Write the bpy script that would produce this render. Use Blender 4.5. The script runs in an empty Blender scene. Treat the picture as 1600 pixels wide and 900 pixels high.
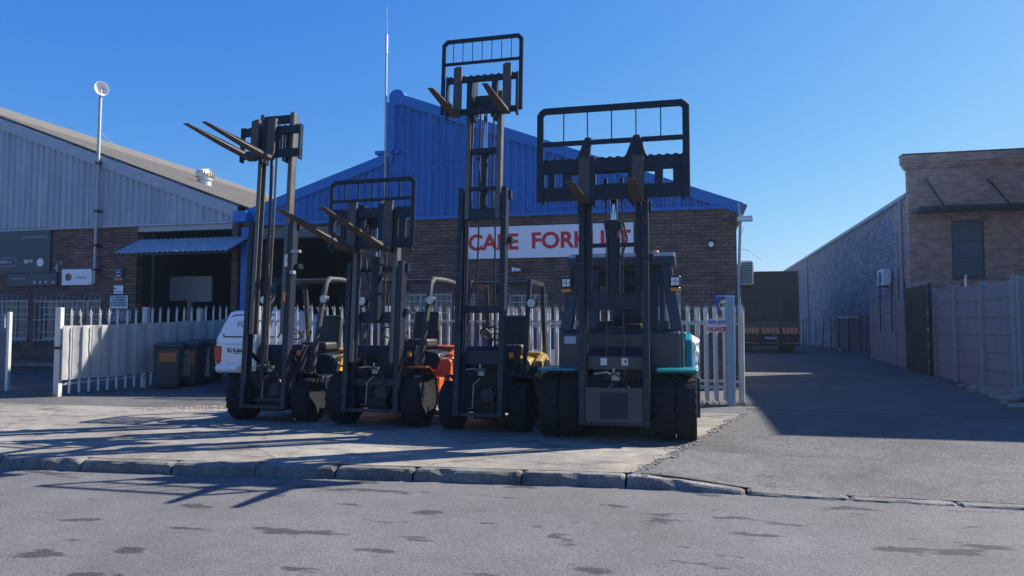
import bpy, bmesh, math, random
from mathutils import Vector, Matrix, Euler, noise as mnoise
R = math.radians
random.seed(7)
scn = bpy.context.scene
col = scn.collection

# ------------------------------------------------------------ camera, sky, sun, exposure
CAM_H, YAW, PITCH, FPX = 1.4, R(13.6), R(3.15), 1161.0
cam_d = bpy.data.cameras.new('camera'); cam = bpy.data.objects.new('camera', cam_d); col.objects.link(cam)
cam.location = (0, 0, CAM_H)
cam.rotation_euler = Euler((R(90) + PITCH, 0, YAW), 'XYZ')
cam_d.sensor_width = 36; cam_d.lens = FPX / 1600 * 36
cam_d.clip_start = 0.05; cam_d.clip_end = 3000
scn.camera = cam

SUN_EL, SUN_AZ = R(38.5), R(54)      # azimuth measured from +Y towards +X
world = bpy.data.worlds.new('World'); scn.world = world; world.use_nodes = True
wn = world.node_tree.nodes; wl = world.node_tree.links
bg = wn['Background']
sky = wn.new('ShaderNodeTexSky'); sky.sky_type = 'NISHITA'; sky.sun_disc = False
sky.sun_elevation = SUN_EL; sky.sun_rotation = SUN_AZ
sky.air_density = 1.0; sky.dust_density = 0.6; sky.ozone_density = 5.0; sky.altitude = 0
# the phone's tone curve on the sky: each channel gets its own gamma and gain
sp = wn.new('ShaderNodeSeparateColor'); cb = wn.new('ShaderNodeCombineColor'); wl.new(sky.outputs[0], sp.inputs[0])
for i_, (g_, k_) in enumerate(((1.47, .232), (.94, .62), (.32, 2.42))):
    mn_ = wn.new('ShaderNodeMath'); mn_.operation = 'MINIMUM'; mn_.inputs[1].default_value = 11
    pw = wn.new('ShaderNodeMath'); pw.operation = 'POWER'; pw.inputs[1].default_value = g_
    ml = wn.new('ShaderNodeMath'); ml.operation = 'MULTIPLY'; ml.inputs[1].default_value = k_
    wl.new(sp.outputs[i_], mn_.inputs[0]); wl.new(mn_.outputs[0], pw.inputs[0]); wl.new(pw.outputs[0], ml.inputs[0]); wl.new(ml.outputs[0], cb.inputs[i_])
wl.new(cb.outputs[0], bg.inputs['Color'])
bg.inputs['Strength'].default_value = 0.10
sd = bpy.data.lights.new('sun', 'SUN'); sun = bpy.data.objects.new('sun', sd); col.objects.link(sun)
sd.energy = 5.0; sd.angle = R(0.5); sd.color = (1.0, 0.93, 0.82)
sdir = Vector((math.sin(SUN_AZ) * math.cos(SUN_EL), math.cos(SUN_AZ) * math.cos(SUN_EL), math.sin(SUN_EL)))
sun.rotation_euler = sdir.to_track_quat('Z', 'Y').to_euler()
scn.view_settings.view_transform = 'Standard'; scn.view_settings.look = 'None'
scn.view_settings.exposure = 1.0; scn.view_settings.gamma = 1.0; scn.view_settings.use_curve_mapping = False
scn.cycles.max_bounces = 6

CR = Euler((R(90) + PITCH, 0, YAW), 'XYZ').to_matrix()
def ray(px, py): return CR @ Vector(((px - 800) / FPX, (450 - py) / FPX, -1))
def at(px, py, Y):
    d = ray(px, py); t = Y / d.y; return Vector((d.x * t, Y, CAM_H + d.z * t))
def atX(px, py, X):
    d = ray(px, py); t = X / d.x; return Vector((X, d.y * t, CAM_H + d.z * t))
def gr(px, py, z=0.0):
    d = ray(px, py); t = (z - CAM_H) / d.z; return Vector((d.x * t, d.y * t, z))

# ------------------------------------------------------------ materials
def nodes(m):
    m.use_nodes = True; nt = m.node_tree; return nt, nt.nodes, nt.links, nt.nodes['Principled BSDF']
_mats = {}
def pm(name, c, rough=.55, metal=0, var=.18, vs=2.5, bump=.15, bs=60, c2=None, spec=.5, coat=0, lo=.42, hi=.62, streak=0):
    """general painted or raw surface: base colour broken by two noises, roughness noise, fine bump; c2 = wear colour in patches"""
    if name in _mats: return _mats[name]
    m = bpy.data.materials.new(name); nt, n, l, b = nodes(m)
    tc = n.new('ShaderNodeTexCoord')
    n1 = n.new('ShaderNodeTexNoise'); n1.inputs['Scale'].default_value = vs; n1.inputs['Detail'].default_value = 8; n1.inputs['Roughness'].default_value = .62
    l.new(tc.outputs['Object'], n1.inputs['Vector'])
    mx = n.new('ShaderNodeMix'); mx.data_type = 'RGBA'
    mx.inputs[6].default_value = (*[max(0, v * (1 - var)) for v in c], 1); mx.inputs[7].default_value = (*[min(1, v * (1 + var)) for v in c], 1)
    l.new(n1.outputs['Fac'], mx.inputs[0]); out = mx.outputs[2]
    if c2:
        n2 = n.new('ShaderNodeTexNoise'); n2.inputs['Scale'].default_value = vs * 3.1; n2.inputs['Detail'].default_value = 10; n2.inputs['Roughness'].default_value = .7
        l.new(tc.outputs['Object'], n2.inputs['Vector'])
        rp = n.new('ShaderNodeValToRGB'); rp.color_ramp.elements[0].position = lo + .12; rp.color_ramp.elements[1].position = hi + .08
        l.new(n2.outputs['Fac'], rp.inputs[0])
        m2 = n.new('ShaderNodeMix'); m2.data_type = 'RGBA'; m2.inputs[7].default_value = (*c2, 1)
        l.new(rp.outputs[0], m2.inputs[0]); l.new(out, m2.inputs[6]); out = m2.outputs[2]
    if streak:
        mp = n.new('ShaderNodeMapping'); mp.inputs['Scale'].default_value = (5, 5, .35); l.new(tc.outputs['Object'], mp.inputs[0])
        n4 = n.new('ShaderNodeTexNoise'); n4.inputs['Scale'].default_value = 1.3; n4.inputs['Detail'].default_value = 7; n4.inputs['Roughness'].default_value = .65; l.new(mp.outputs[0], n4.inputs['Vector'])
        r4 = n.new('ShaderNodeValToRGB'); r4.color_ramp.elements[0].position = .3; r4.color_ramp.elements[1].position = .7
        k0, k1 = 1 - streak, 1 + streak * .6; r4.color_ramp.elements[0].color = (k0, k0, k0, 1); r4.color_ramp.elements[1].color = (k1, k1, k1, 1); l.new(n4.outputs['Fac'], r4.inputs[0])
        m4 = n.new('ShaderNodeMix'); m4.data_type = 'RGBA'; m4.blend_type = 'MULTIPLY'; m4.inputs[0].default_value = 1; l.new(out, m4.inputs[6]); l.new(r4.outputs[0], m4.inputs[7]); out = m4.outputs[2]
    l.new(out, b.inputs['Base Color'])
    mr = n.new('ShaderNodeMapRange'); mr.inputs[3].default_value = max(.05, rough - .12); mr.inputs[4].default_value = min(1, rough + .12)
    l.new(n1.outputs['Fac'], mr.inputs[0]); l.new(mr.outputs[0], b.inputs['Roughness'])
    b.inputs['Metallic'].default_value = metal
    b.inputs['Specular IOR Level'].default_value = spec
    if coat: b.inputs['Coat Weight'].default_value = coat; b.inputs['Coat Roughness'].default_value = .12
    if bump:
        n3 = n.new('ShaderNodeTexNoise'); n3.inputs['Scale'].default_value = bs; n3.inputs['Detail'].default_value = 4
        l.new(tc.outputs['Object'], n3.inputs['Vector'])
        bp = n.new('ShaderNodeBump'); bp.inputs['Strength'].default_value = bump; bp.inputs['Distance'].default_value = .01
        l.new(n3.outputs['Fac'], bp.inputs['Height']); l.new(bp.outputs[0], b.inputs['Normal'])
    _mats[name] = m; return m

def brick_mat(name, c1, c2, mortar, w=.235, h=.085, ms=.010, axis='x', rough=.85, stain=.5, bump=.6, light=None):
    if name in _mats: return _mats[name]
    m = bpy.data.materials.new(name); nt, n, l, b = nodes(m)
    tc = n.new('ShaderNodeTexCoord'); sx = n.new('ShaderNodeSeparateXYZ'); cx = n.new('ShaderNodeCombineXYZ')
    l.new(tc.outputs['Object'], sx.inputs[0]); l.new(sx.outputs[0 if axis == 'x' else 1], cx.inputs[0]); l.new(sx.outputs[2], cx.inputs[1])
    br = n.new('ShaderNodeTexBrick'); l.new(cx.outputs[0], br.inputs['Vector'])
    br.inputs['Scale'].default_value = 1; br.inputs['Brick Width'].default_value = w; br.inputs['Row Height'].default_value = h
    br.inputs['Mortar Size'].default_value = ms; br.inputs['Mortar Smooth'].default_value = .3; br.inputs['Bias'].default_value = -.1
    br.inputs['Color1'].default_value = (*c1, 1); br.inputs['Color2'].default_value = (*c2, 1); br.inputs['Mortar'].default_value = (*mortar, 1)
    out = br.outputs['Color']
    # odd bricks of another tone: a coarse white noise per brick cell
    mp = n.new('ShaderNodeMapping'); mp.inputs['Scale'].default_value = (1 / w / 1.0, 1 / h, 1); l.new(cx.outputs[0], mp.inputs[0])
    nz = n.new('ShaderNodeTexNoise'); nz.inputs['Scale'].default_value = .55; nz.inputs['Detail'].default_value = 3; l.new(mp.outputs[0], nz.inputs['Vector'])
    rp = n.new('ShaderNodeValToRGB'); rp.color_ramp.elements[0].position = .35; rp.color_ramp.elements[1].position = .68
    rp.color_ramp.elements[0].color = (.62, .62, .64, 1); rp.color_ramp.elements[1].color = (1.25, 1.2, 1.15, 1)
    l.new(nz.outputs['Fac'], rp.inputs[0])
    mm = n.new('ShaderNodeMix'); mm.data_type = 'RGBA'; mm.blend_type = 'MULTIPLY'; mm.inputs[0].default_value = .9
    l.new(out, mm.inputs[6]); l.new(rp.outputs[0], mm.inputs[7]); out = mm.outputs[2]
    ns = n.new('ShaderNodeTexNoise'); ns.inputs['Scale'].default_value = .5; ns.inputs['Detail'].default_value = 9; ns.inputs['Roughness'].default_value = .65
    l.new(tc.outputs['Object'], ns.inputs['Vector'])
    rs = n.new('ShaderNodeValToRGB'); rs.color_ramp.elements[0].position = .3; rs.color_ramp.elements[1].position = .7
    rs.color_ramp.elements[0].color = (1 - stain, 1 - stain, 1 - stain, 1); rs.color_ramp.elements[1].color = (1, 1, 1, 1)
    l.new(ns.outputs['Fac'], rs.inputs[0])
    m3 = n.new('ShaderNodeMix'); m3.data_type = 'RGBA'; m3.blend_type = 'MULTIPLY'; m3.inputs[0].default_value = .8
    l.new(out, m3.inputs[6]); l.new(rs.outputs[0], m3.inputs[7]); l.new(m3.outputs[2], b.inputs['Base Color'])
    b.inputs['Roughness'].default_value = rough
    ad = n.new('ShaderNodeMath'); ad.operation = 'MULTIPLY_ADD'; ad.inputs[1].default_value = -1; 
    nf = n.new('ShaderNodeTexNoise'); nf.inputs['Scale'].default_value = 45; l.new(tc.outputs['Object'], nf.inputs['Vector'])
    l.new(br.outputs['Fac'], ad.inputs[0]); l.new(nf.outputs['Fac'], ad.inputs[2])
    bp = n.new('ShaderNodeBump'); bp.inputs['Strength'].default_value = bump; bp.inputs['Distance'].default_value = .012
    l.new(ad.outputs[0], bp.inputs['Height']); l.new(bp.outputs[0], b.inputs['Normal'])
    _mats[name] = m; return m

def ground_mat(name, base, speck=.5, sscale=160, patch=.35, pscale=.7, rough=.9, bump=.5, dark=None, darkpos=(.6, .68), warm=None, cracks=0):
    m = bpy.data.materials.new(name); nt, n, l, b = nodes(m)
    tc = n.new('ShaderNodeTexCoord')
    def noise(s, d=8, r=.6, vec=None):
        x = n.new('ShaderNodeTexNoise'); x.inputs['Scale'].default_value = s; x.inputs['Detail'].default_value = d; x.inputs['Roughness'].default_value = r
        l.new(vec or tc.outputs['Object'], x.inputs['Vector']); return x
    def mul(a, lo, hi, fac, p0=.3, p1=.7, f=1.0):
        rp = n.new('ShaderNodeValToRGB'); rp.color_ramp.elements[0].position = p0; rp.color_ramp.elements[1].position = p1
        rp.color_ramp.elements[0].color = (*lo, 1); rp.color_ramp.elements[1].color = (*hi, 1); l.new(fac, rp.inputs[0])
        mx = n.new('ShaderNodeMix'); mx.data_type = 'RGBA'; mx.blend_type = 'MULTIPLY'; mx.inputs[0].default_value = f
        if isinstance(a, tuple): mx.inputs[6].default_value = (*a, 1)
        else: l.new(a, mx.inputs[6])
        l.new(rp.outputs[0], mx.inputs[7]); return mx.outputs[2]
    fine = noise(sscale, 3, .7); big = noise(pscale, 10, .65); mid = noise(pscale * 7, 6, .6)
    o = mul(base, (1 - patch,) * 3, (1 + patch,) * 3, big.outputs['Fac'])
    o = mul(o, (1 - patch * .5,) * 3, (1 + patch * .5,) * 3, mid.outputs['Fac'])
    o = mul(o, (1 - speck,) * 3, (1 + speck,) * 3, fine.outputs['Fac'], .35, .65)
    vo = n.new('ShaderNodeTexVoronoi'); vo.inputs['Scale'].default_value = sscale * .6; l.new(tc.outputs['Object'], vo.inputs['Vector'])
    o = mul(o, (1.7, 1.65, 1.55), (1, 1, 1), vo.outputs['Distance'], .08, .22, min(1, speck * 1.2))
    if dark:
        mp = n.new('ShaderNodeMapping'); mp.inputs['Scale'].default_value = (.95, 2.3, 1); l.new(tc.outputs['Object'], mp.inputs[0])
        dn = noise(1.5, 5, .55, mp.outputs[0])
        o = mul(o, (1, 1, 1), dark, dn.outputs['Fac'], darkpos[0], darkpos[1])
    if warm:
        wnz = noise(.9, 6, .6); o = mul(o, (1, 1, 1), warm, wnz.outputs['Fac'], .45, .7)
    if cracks:
        nw = noise(1.2, 4, .6); ad = n.new('ShaderNodeVectorMath'); ad.operation = 'MULTIPLY_ADD'; ad.inputs[1].default_value = (.8, .8, .8)
        l.new(nw.outputs['Color'], ad.inputs[0]); l.new(tc.outputs['Object'], ad.inputs[2])
        vc = n.new('ShaderNodeTexVoronoi'); vc.feature = 'DISTANCE_TO_EDGE'; vc.inputs['Scale'].default_value = .32; l.new(ad.outputs[0], vc.inputs['Vector'])
        o = mul(o, (.45, .45, .46), (1, 1, 1), vc.outputs['Distance'], .002, .009, cracks)
    l.new(o, b.inputs['Base Color'])
    b.inputs['Roughness'].default_value = rough; b.inputs['Specular IOR Level'].default_value = .25
    sm = n.new('ShaderNodeMath'); sm.operation = 'ADD'; l.new(fine.outputs['Fac'], sm.inputs[0]); l.new(mid.outputs['Fac'], sm.inputs[1])
    bp = n.new('ShaderNodeBump'); bp.inputs['Strength'].default_value = bump; bp.inputs['Distance'].default_value = .012
    l.new(sm.outputs[0], bp.inputs['Height']); l.new(bp.outputs[0], b.inputs['Normal'])
    return m

BLACK = pm('black_paint', (.008, .012, .024), .42, var=.3, c2=(.035, .033, .033), lo=.55, hi=.7, vs=3, spec=.3)
MAST = pm('mast_steel', (.010, .015, .030), .42, 0, spec=.35, var=.35, c2=(.04, .034, .03), lo=.52, hi=.7, vs=4)
RAILG = pm('rail_wear', (.11, .105, .10), .45, .4, var=.3, vs=6, c2=(.10, .06, .04), lo=.45, hi=.62)
FORKM = pm('fork_steel', (.075, .065, .062), .6, .3, var=.35, vs=8, c2=(.14, .085, .06), lo=.42, hi=.6)
CHROME = pm('chrome_rod', (.75, .76, .78), .14, 1, var=.05, bump=0)
RUBBER = pm('tyre_rubber', (.020, .021, .024), .95, spec=.12, var=.35, vs=5, c2=(.045, .043, .04), lo=.52, hi=.75, bump=.35, bs=90)
RIM = pm('rim_paint', (.06, .055, .052), .8, 0, spec=.2, var=.4, c2=(.12, .07, .05))
HOSE = pm('hose_rubber', (.015, .015, .017), .5, bump=0)
CHAIN = pm('chain_steel', (.10, .09, .08), .5, .7, bump=.5, bs=120)
ORANGE = pm('orange_paint', (.62, .11, .02), .35, var=.15, c2=(.25, .07, .03), lo=.58, hi=.72, coat=.3)
YELLOW = pm('yellow_paint', (.78, .40, .02), .33, var=.12, c2=(.3, .18, .05), lo=.6, hi=.74, coat=.3)
GOLD = pm('gold_paint', (.36, .24, .05), .35, var=.15, c2=(.25, .18, .08), lo=.58, hi=.72, coat=.3)
TEAL = pm('teal_paint', (.0, .19, .215), .35, var=.12, c2=(.02, .12, .13), lo=.6, hi=.75, coat=.3)
CABG = pm('cab_grey', (.022, .028, .040), .4, var=.2, coat=.2)
GUARD = pm('guard_paint', (.02, .022, .026), .45, .0, var=.25, coat=.3)
GUARDL = pm('guard_worn', (.045, .047, .052), .5, .0, var=.25)
SEATM = pm('seat_vinyl', (.02, .02, .022), .55, bump=.2, bs=200)
WHITE = pm('white_paint', (.78, .78, .78), .4, var=.05, vs=1.2, bump=.03)
CARW = pm('car_white', (.80, .80, .80), .25, var=.03, bump=0, coat=.6)
SILVER = pm('car_silver', (.50, .51, .53), .3, .6, var=.05, bump=0, coat=.5)
GALV = pm('galvanised', (.62, .63, .62), .48, .45, var=.22, vs=9, c2=(.40, .36, .30), lo=.56, hi=.75)
GALVD = pm('galvanised_rail', (.36, .38, .40), .5, .45, var=.22, vs=6, c2=(.24, .17, .12), lo=.52, hi=.7)
def glass(name, tint, rough=.05, alpha=.35):
    m = bpy.data.materials.new(name); nt, n, l, b = nodes(m)
    b.inputs['Base Color'].default_value = (*tint, 1); b.inputs['Roughness'].default_value = rough; b.inputs['Alpha'].default_value = alpha
    b.inputs['Specular IOR Level'].default_value = .8; return m
def coated(name, c, rough=.15):
    return pm(name, c, rough, var=.25, vs=1.5, bump=.02, spec=.8)
CABGLASS = glass('cab_glass', (.03, .04, .05), .06, .35)
WINGLASS = coated('window_glass', (.03, .045, .06), .12)
LAMPW = pm('lamp_lens', (.75, .78, .8), .15, var=.2, vs=60, bump=.3, bs=80)
LAMPO = pm('amber_lens', (.7, .22, .03), .25)
LAMPR = pm('red_lens', (.55, .015, .015), .22, var=.2, vs=20)

# ------------------------------------------------------------ mesh helpers
class MB:
    def __init__(s): s.v = []; s.f = []; s.m = []
    def add(s, vs, fs, m=0):
        o = len(s.v); s.v += [Vector(p) for p in vs]
        for f in fs: s.f.append([i + o for i in f]); s.m.append(m)
        return s
    def box(s, x0, x1, y0, y1, z0, z1, m=0):
        return s.add([(x0,y0,z0),(x1,y0,z0),(x1,y1,z0),(x0,y1,z0),(x0,y0,z1),(x1,y0,z1),(x1,y1,z1),(x0,y1,z1)],
                     [(0,3,2,1),(4,5,6,7),(0,1,5,4),(1,2,6,5),(2,3,7,6),(3,0,4,7)], m)
    def bar(s, p0, p1, w, d, up=(0,0,1), m=0):
        """rectangular bar p0-p1, w across (side), d along the 'up' side"""
        p0, p1 = Vector(p0), Vector(p1); a = (p1 - p0).normalized(); u = Vector(up)
        if abs(a.dot(u)) > .97: u = Vector((0, 1, 0))
        x = a.cross(u).normalized(); u = x.cross(a)
        vs = [p + x * sx * w / 2 + u * su * d / 2 for p in (p0, p1) for sx, su in ((-1,-1),(1,-1),(1,1),(-1,1))]
        return s.add(vs, [(0,3,2,1),(4,5,6,7),(0,1,5,4),(1,2,6,5),(2,3,7,6),(3,0,4,7)], m)
    def tube(s, pts, r, seg=8, m=0, r2=None, cap=True):
        pts = [Vector(p) for p in pts]; rings = []; n = len(pts); x = None
        for i, p in enumerate(pts):
            a = (pts[min(i+1, n-1)] - pts[max(i-1, 0)]).normalized()
            if x is None: x = a.orthogonal().normalized()
            x = (x - a * x.dot(a)); x = x.normalized() if x.length > 1e-6 else a.orthogonal().normalized()
            y = a.cross(x); rr = r if r2 is None else r + (r2 - r) * i / (n - 1)
            rings.append([p + x * math.cos(t) * rr + y * math.sin(t) * rr for t in [2 * math.pi * k / seg for k in range(seg)]])
        return s.loft(rings, m, cap)
    def loft(s, rings, m=0, cap=True):
        k = len(rings[0]); vs = [p for r in rings for p in r]; fs = []
        for i in range(len(rings) - 1):
            for j in range(k):
                a, b = i * k + j, i * k + (j + 1) % k; fs.append((a, b, b + k, a + k))
        if cap: fs.append(tuple(reversed(range(k)))); fs.append(tuple(range((len(rings)-1) * k, len(rings) * k)))
        return s.add(vs, fs, m)
    def lathe(s, prof, c, axis, seg=24, m=0):
        """prof = [(radius, along axis)]; axis 'x','y','z'"""
        rings = []
        for r, h in prof:
            ring = []
            for k in range(seg):
                t = 2 * math.pi * k / seg; a, b = r * math.cos(t), r * math.sin(t)
                ring.append(Vector(c) + Vector({'x': (h, a, b), 'y': (b, h, a), 'z': (a, b, h)}[axis]))
            rings.append(ring)
        return s.loft(rings, m)
    def prism(s, poly, axis, a, b, m=0):
        """2D polygon pushed along an axis from a to b. axis x: poly=(y,z); y: (x,z); z: (x,y)"""
        def P(p, t): return {'x': (t, p[0], p[1]), 'y': (p[0], t, p[1]), 'z': (p[0], p[1], t)}[axis]
        n = len(poly); vs = [P(p, a) for p in poly] + [P(p, b) for p in poly]
        fs = [tuple(reversed(range(n))), tuple(range(n, 2 * n))] + [(i, (i+1) % n, (i+1) % n + n, i + n) for i in range(n)]
        return s.add(vs, fs, m)
    def xf(s, fn):
        s.v = [Vector(fn(p)) for p in s.v]; return s
    def build(s, name, mats, parent=None, bevel=0, smooth=False, seg=1):
        me = bpy.data.meshes.new(name); me.from_pydata([tuple(p) for p in s.v], [], s.f)
        for m in (mats if isinstance(mats, (list, tuple)) else [mats]): me.materials.append(m)
        me.polygons.foreach_set('material_index', s.m)
        bm = bmesh.new(); bm.from_mesh(me); bmesh.ops.recalc_face_normals(bm, faces=bm.faces); bm.to_mesh(me); bm.free()
        o = bpy.data.objects.new(name, me); col.objects.link(o)
        if parent: o.parent = parent
        if smooth: me.shade_smooth(); me.set_sharp_from_angle(angle=R(35))
        if bevel:
            bv = o.modifiers.new('bevel', 'BEVEL'); bv.width = bevel; bv.segments = seg; bv.limit_method = 'ANGLE'; bv.angle_limit = R(35)
        return o

def tag(o, label=None, cat=None, group=None, kind=None):
    if label: o['label'] = label
    if cat: o['category'] = cat
    if group: o['group'] = group
    if kind: o['kind'] = kind
    return o
def empty(name, loc, rz=0, **k):
    o = bpy.data.objects.new(name, None); col.objects.link(o); o.location = loc; o.rotation_euler = (0, 0, rz); o.empty_display_size = .3
    return tag(o, **k)
def text(name, s, size, mat, parent, loc, rot=(R(90), 0, 0), bold=0.0, ext=.004, align='CENTER', sx=1.0, space=1.0):
    c = bpy.data.curves.new(name, 'FONT'); c.body = s; c.size = size; c.extrude = ext; c.offset = bold; c.align_x = align; c.align_y = 'CENTER'; c.space_character = space
    t = bpy.data.objects.new(name, c); col.objects.link(t); dg = bpy.context.evaluated_depsgraph_get()
    me = bpy.data.meshes.new_from_object(t.evaluated_get(dg)); bpy.data.objects.remove(t)
    me.materials.clear(); me.materials.append(mat)
    o = bpy.data.objects.new(name, me); col.objects.link(o); o.parent = parent; o.location = loc; o.rotation_euler = rot; o.scale = (sx, 1, 1); return o

# ------------------------------------------------------------ ground
KP = [gr(px, py, 0) for px, py in [(0, 714), (230, 722), (480, 728), (715, 735), (850, 739), (990, 743)]]
def kerb_y(x):
    pts = [(-60, KP[0].y - 1.6), (KP[0].x, KP[0].y)] + [(p.x, p.y) for p in KP[1:]] + [(1.0, KP[-1].y - .10), (3.2, KP[-1].y - .12), (60, KP[-1].y - .2)]
    for (a, ya), (b, yb) in zip(pts, pts[1:]):
        if x <= b: return ya + (yb - ya) * (x - a) / (b - a)
    return pts[-1][1]
def sst(a, b, x):
    t = max(0, min(1, (x - a) / (b - a))); return t * t * (3 - 2 * t)
def gz(x, y):
    z = .22 * sst(12.6, 18, y) * sst(-4, -9, x) + .30 * sst(19, 36, y) * sst(-2, 1, x)
    z -= .098 * sst(-.5, .9, x) * (1 - sst(kerb_y(x), kerb_y(x) + 2.6, y))
    z += .012 * (mnoise.noise(Vector((x * .35, y * .35, 3))) ) * sst(kerb_y(x), kerb_y(x) + 1.5, y)
    return z
def frange(a, b, s):
    o = []; x = a
    while x < b - 1e-6: o.append(x); x += s
    return o + [b]

ASPH_ROAD = ground_mat('road_asphalt', (.127, .124, .126), .42, 75, .18, .5, .9, .4, dark=(.42, .42, .45), darkpos=(.605, .64), cracks=.0)
ASPH_YARD = ground_mat('yard_asphalt', (.098, .095, .095), .7, 50, .3, .6, .92, .6, cracks=.0)
CONC = ground_mat('apron_concrete', (.245, .23, .205), .28, 80, .42, .45, .85, .45, warm=(.93, .86, .76), dark=(.5, .5, .52), darkpos=(.52, .68), cracks=.75)
KERBM = ground_mat('kerb_concrete', (.175, .17, .16), .4, 60, .35, 1.3, .88, .6, dark=(.55, .55, .55), darkpos=(.5, .7))
DUST = ground_mat('dusty_ground', (.20, .17, .13), .3, 40, .3, .3, .95, .5)
GRAV = ground_mat('driveway_gravel', (.118, .115, .114), .5, 50, .3, .8, .95, .4)

MB().add([(-140,-140,-.162),(140,-140,-.162),(140,140,-.162),(-140,140,-.162)], [(0,1,2,3)]).build('ground', DUST)['kind'] = 'structure'
xs = frange(-60, -14, 4) + frange(-13.5, 8, .5) + frange(10, 60, 4)
b = MB(); rows = []
for x in xs:
    ky = kerb_y(x) + .05
    for y in (-9.0, -2, 2, ky): b.v.append(Vector((x, y, -.116)))
for i in range(len(xs) - 1):
    for j in range(3):
        a = i * 4 + j; b.f.append((a, a + 4, a + 5, a + 1)); b.m.append(0)
b.build('road', ASPH_ROAD)['kind'] = 'structure'
def sheet(name, xl, t_list, yfn, mat, dz=0, xfn=None):
    b = MB(); nx = len(xl)
    for t in t_list:
        for x in xl:
            X = xfn(x, t) if xfn else x
            y = yfn(X, t); b.v.append(Vector((X, y, gz(X, y) + dz)))
    for j in range(len(t_list) - 1):
        for i in range(nx - 1):
            a = j * nx + i; b.f.append((a, a + 1, a + 1 + nx, a + nx)); b.m.append(0)
    o = b.build(name, mat, smooth=True); o['kind'] = 'structure'; return o
ts = frange(0, 14, .4) + frange(14.8, 40, .8) + frange(44, 110, 8)
sheet('yard', frange(-60, -22, 4) + frange(-21.5, 12, .4) + frange(14, 60, 4), ts, lambda x, t: kerb_y(x) + .12 + t, ASPH_YARD)
# concrete apron in front of the yard: right edge runs from the kerb to the gate post
A0, A1 = gr(990, 742), gr(1178, 637)
def apr_x(u, t):
    y = kerb_y(0) + t; k = max(0, min(1, (y - A0.y) / (A1.y - A0.y)))
    xr = A0.x + (A1.x - A0.x) * k + .13 * mnoise.noise(Vector((y * 2.6, 0, 0))) + .05 * mnoise.noise(Vector((y * 9, 3, 0)))
    return -26 + (xr + 26) * (1 - (1 - u) ** 1.0)
us = [i / 70 for i in range(71)]
def apr_y(x, t): return kerb_y(x) + .125 + t * (1 if x > -6.6 else .86 if x < -8 else .86 + .14 * sst(-8, -6.6, x))
sheet('concrete_apron', us, [i * .0625 for i in range(0, 89)], apr_y, CONC, .005, apr_x)
# gravel strip on the driveway behind the dropped kerb
sheet('gravel_driveway', [i / 30 for i in range(31)], [i * .2 for i in range(0, 9)],
      lambda x, t: kerb_y(x) + .13 + t, GRAV, .004, lambda u, t: apr_x(1, t) + .1 + u * (3.6 + .5 * mnoise.noise(Vector((t * 1.7, 5, 0)))))
# drain channel strip running from the gate across the alley
b = MB(); g0, g1 = gr(1165, 638), gr(1600, 653)
for k in range(17):
    p = g0.lerp(g1, k / 10); b.v += [Vector((p.x, p.y - .07, gz(p.x, p.y) + .008)), Vector((p.x, p.y + .07, gz(p.x, p.y) + .008))]
for k in range(16): b.f.append((2*k, 2*k+2, 2*k+3, 2*k+1)); b.m.append(0)
b.build('concrete_strip', KERBM)['kind'] = 'structure'
# far land behind everything
MB().add([(-140, 60, .1), (140, 60, .1), (140, 140, .1), (-140, 140, .1)], [(0,1,2,3)]).build('far_ground', DUST)['kind'] = 'structure'

# kerb: chipped stones end to end along the line
b = MB(); x = -26.0; rnd = random.Random(3)
def kerb_top(x): return .002 - .098 * sst(-.75, .9, x)
while x < 14:
    L = (1.02 if x < 1.2 else .9) + rnd.uniform(-.22, .10); n = 26; x1 = x + L - rnd.uniform(.012, .03)
    dzs, dys = rnd.uniform(-.006, .006), rnd.uniform(-.008, .008); rings = []
    for i in range(n + 1):
        X = x + (x1 - x) * i / n; e = .012 if i in (0, n) else 0
        y = kerb_y(X) + dys; zt = kerb_top(X) + dzs - e
        def w(k, s=1.0): return .016 * s * mnoise.noise(Vector((X * 7, k * 3.1, x)))
        chip = .05 * max(0, mnoise.noise(Vector((X * 3.1, 9, 1))) - .12) * 2 + (.018 if i in (0, n) else 0)
        rings.append([Vector(p) for p in ((X, y - .022, -.3), (X, y - .02 + w(1), -.12), (X, y - .012 + w(2) + chip * .6, zt - .022 - chip),
                      (X, y + .004 + w(3) + chip, zt - .004 - chip * .3), (X, y + .05, zt + w(4, .4)), (X, y + .13, zt + w(5, .3)), (X, y + .13, -.3))])
    b.loft(rings); x += L
b.build('kerb', KERBM, smooth=False)['kind'] = 'structure'

# rubble line along the apron edge: small stones, uncountable
def pebble(b, p, r, rnd, m=0, flat=.7):
    bm = bmesh.new(); bmesh.ops.create_icosphere(bm, subdivisions=1, radius=1)
    sc = Vector((rnd.uniform(.7, 1.3), rnd.uniform(.7, 1.3), rnd.uniform(.5, 1) * flat)) * r; off = rnd.uniform(0, 90)
    rot = Euler((0, 0, rnd.uniform(0, 6))).to_matrix()
    vs = [Vector(p) + rot @ Vector([v.co[i] * sc[i] * (1 + .35 * mnoise.noise(v.co * 1.3 + Vector((off, 0, 0)))) for i in range(3)]) for v in bm.verts]
    b.add(vs, [[v.index for v in f.verts] for f in bm.faces], m); bm.free()
STONE = pm('stone_chips', (.30, .27, .23), .9, var=.4, vs=14, bump=.4)
STONE2 = pm('gravel_chips', (.30, .29, .28), .9, var=.5, vs=20, bump=.4)
b = MB(); rnd = random.Random(5)
for i in range(170):
    k = rnd.random(); p = A0.lerp(A1, k); r = rnd.uniform(.007, .024)
    X = p.x + rnd.gauss(0.02, .055); Y = p.y + rnd.gauss(0, .05); pebble(b, (X, Y, gz(X, Y) + r * .35), r, rnd)
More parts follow.
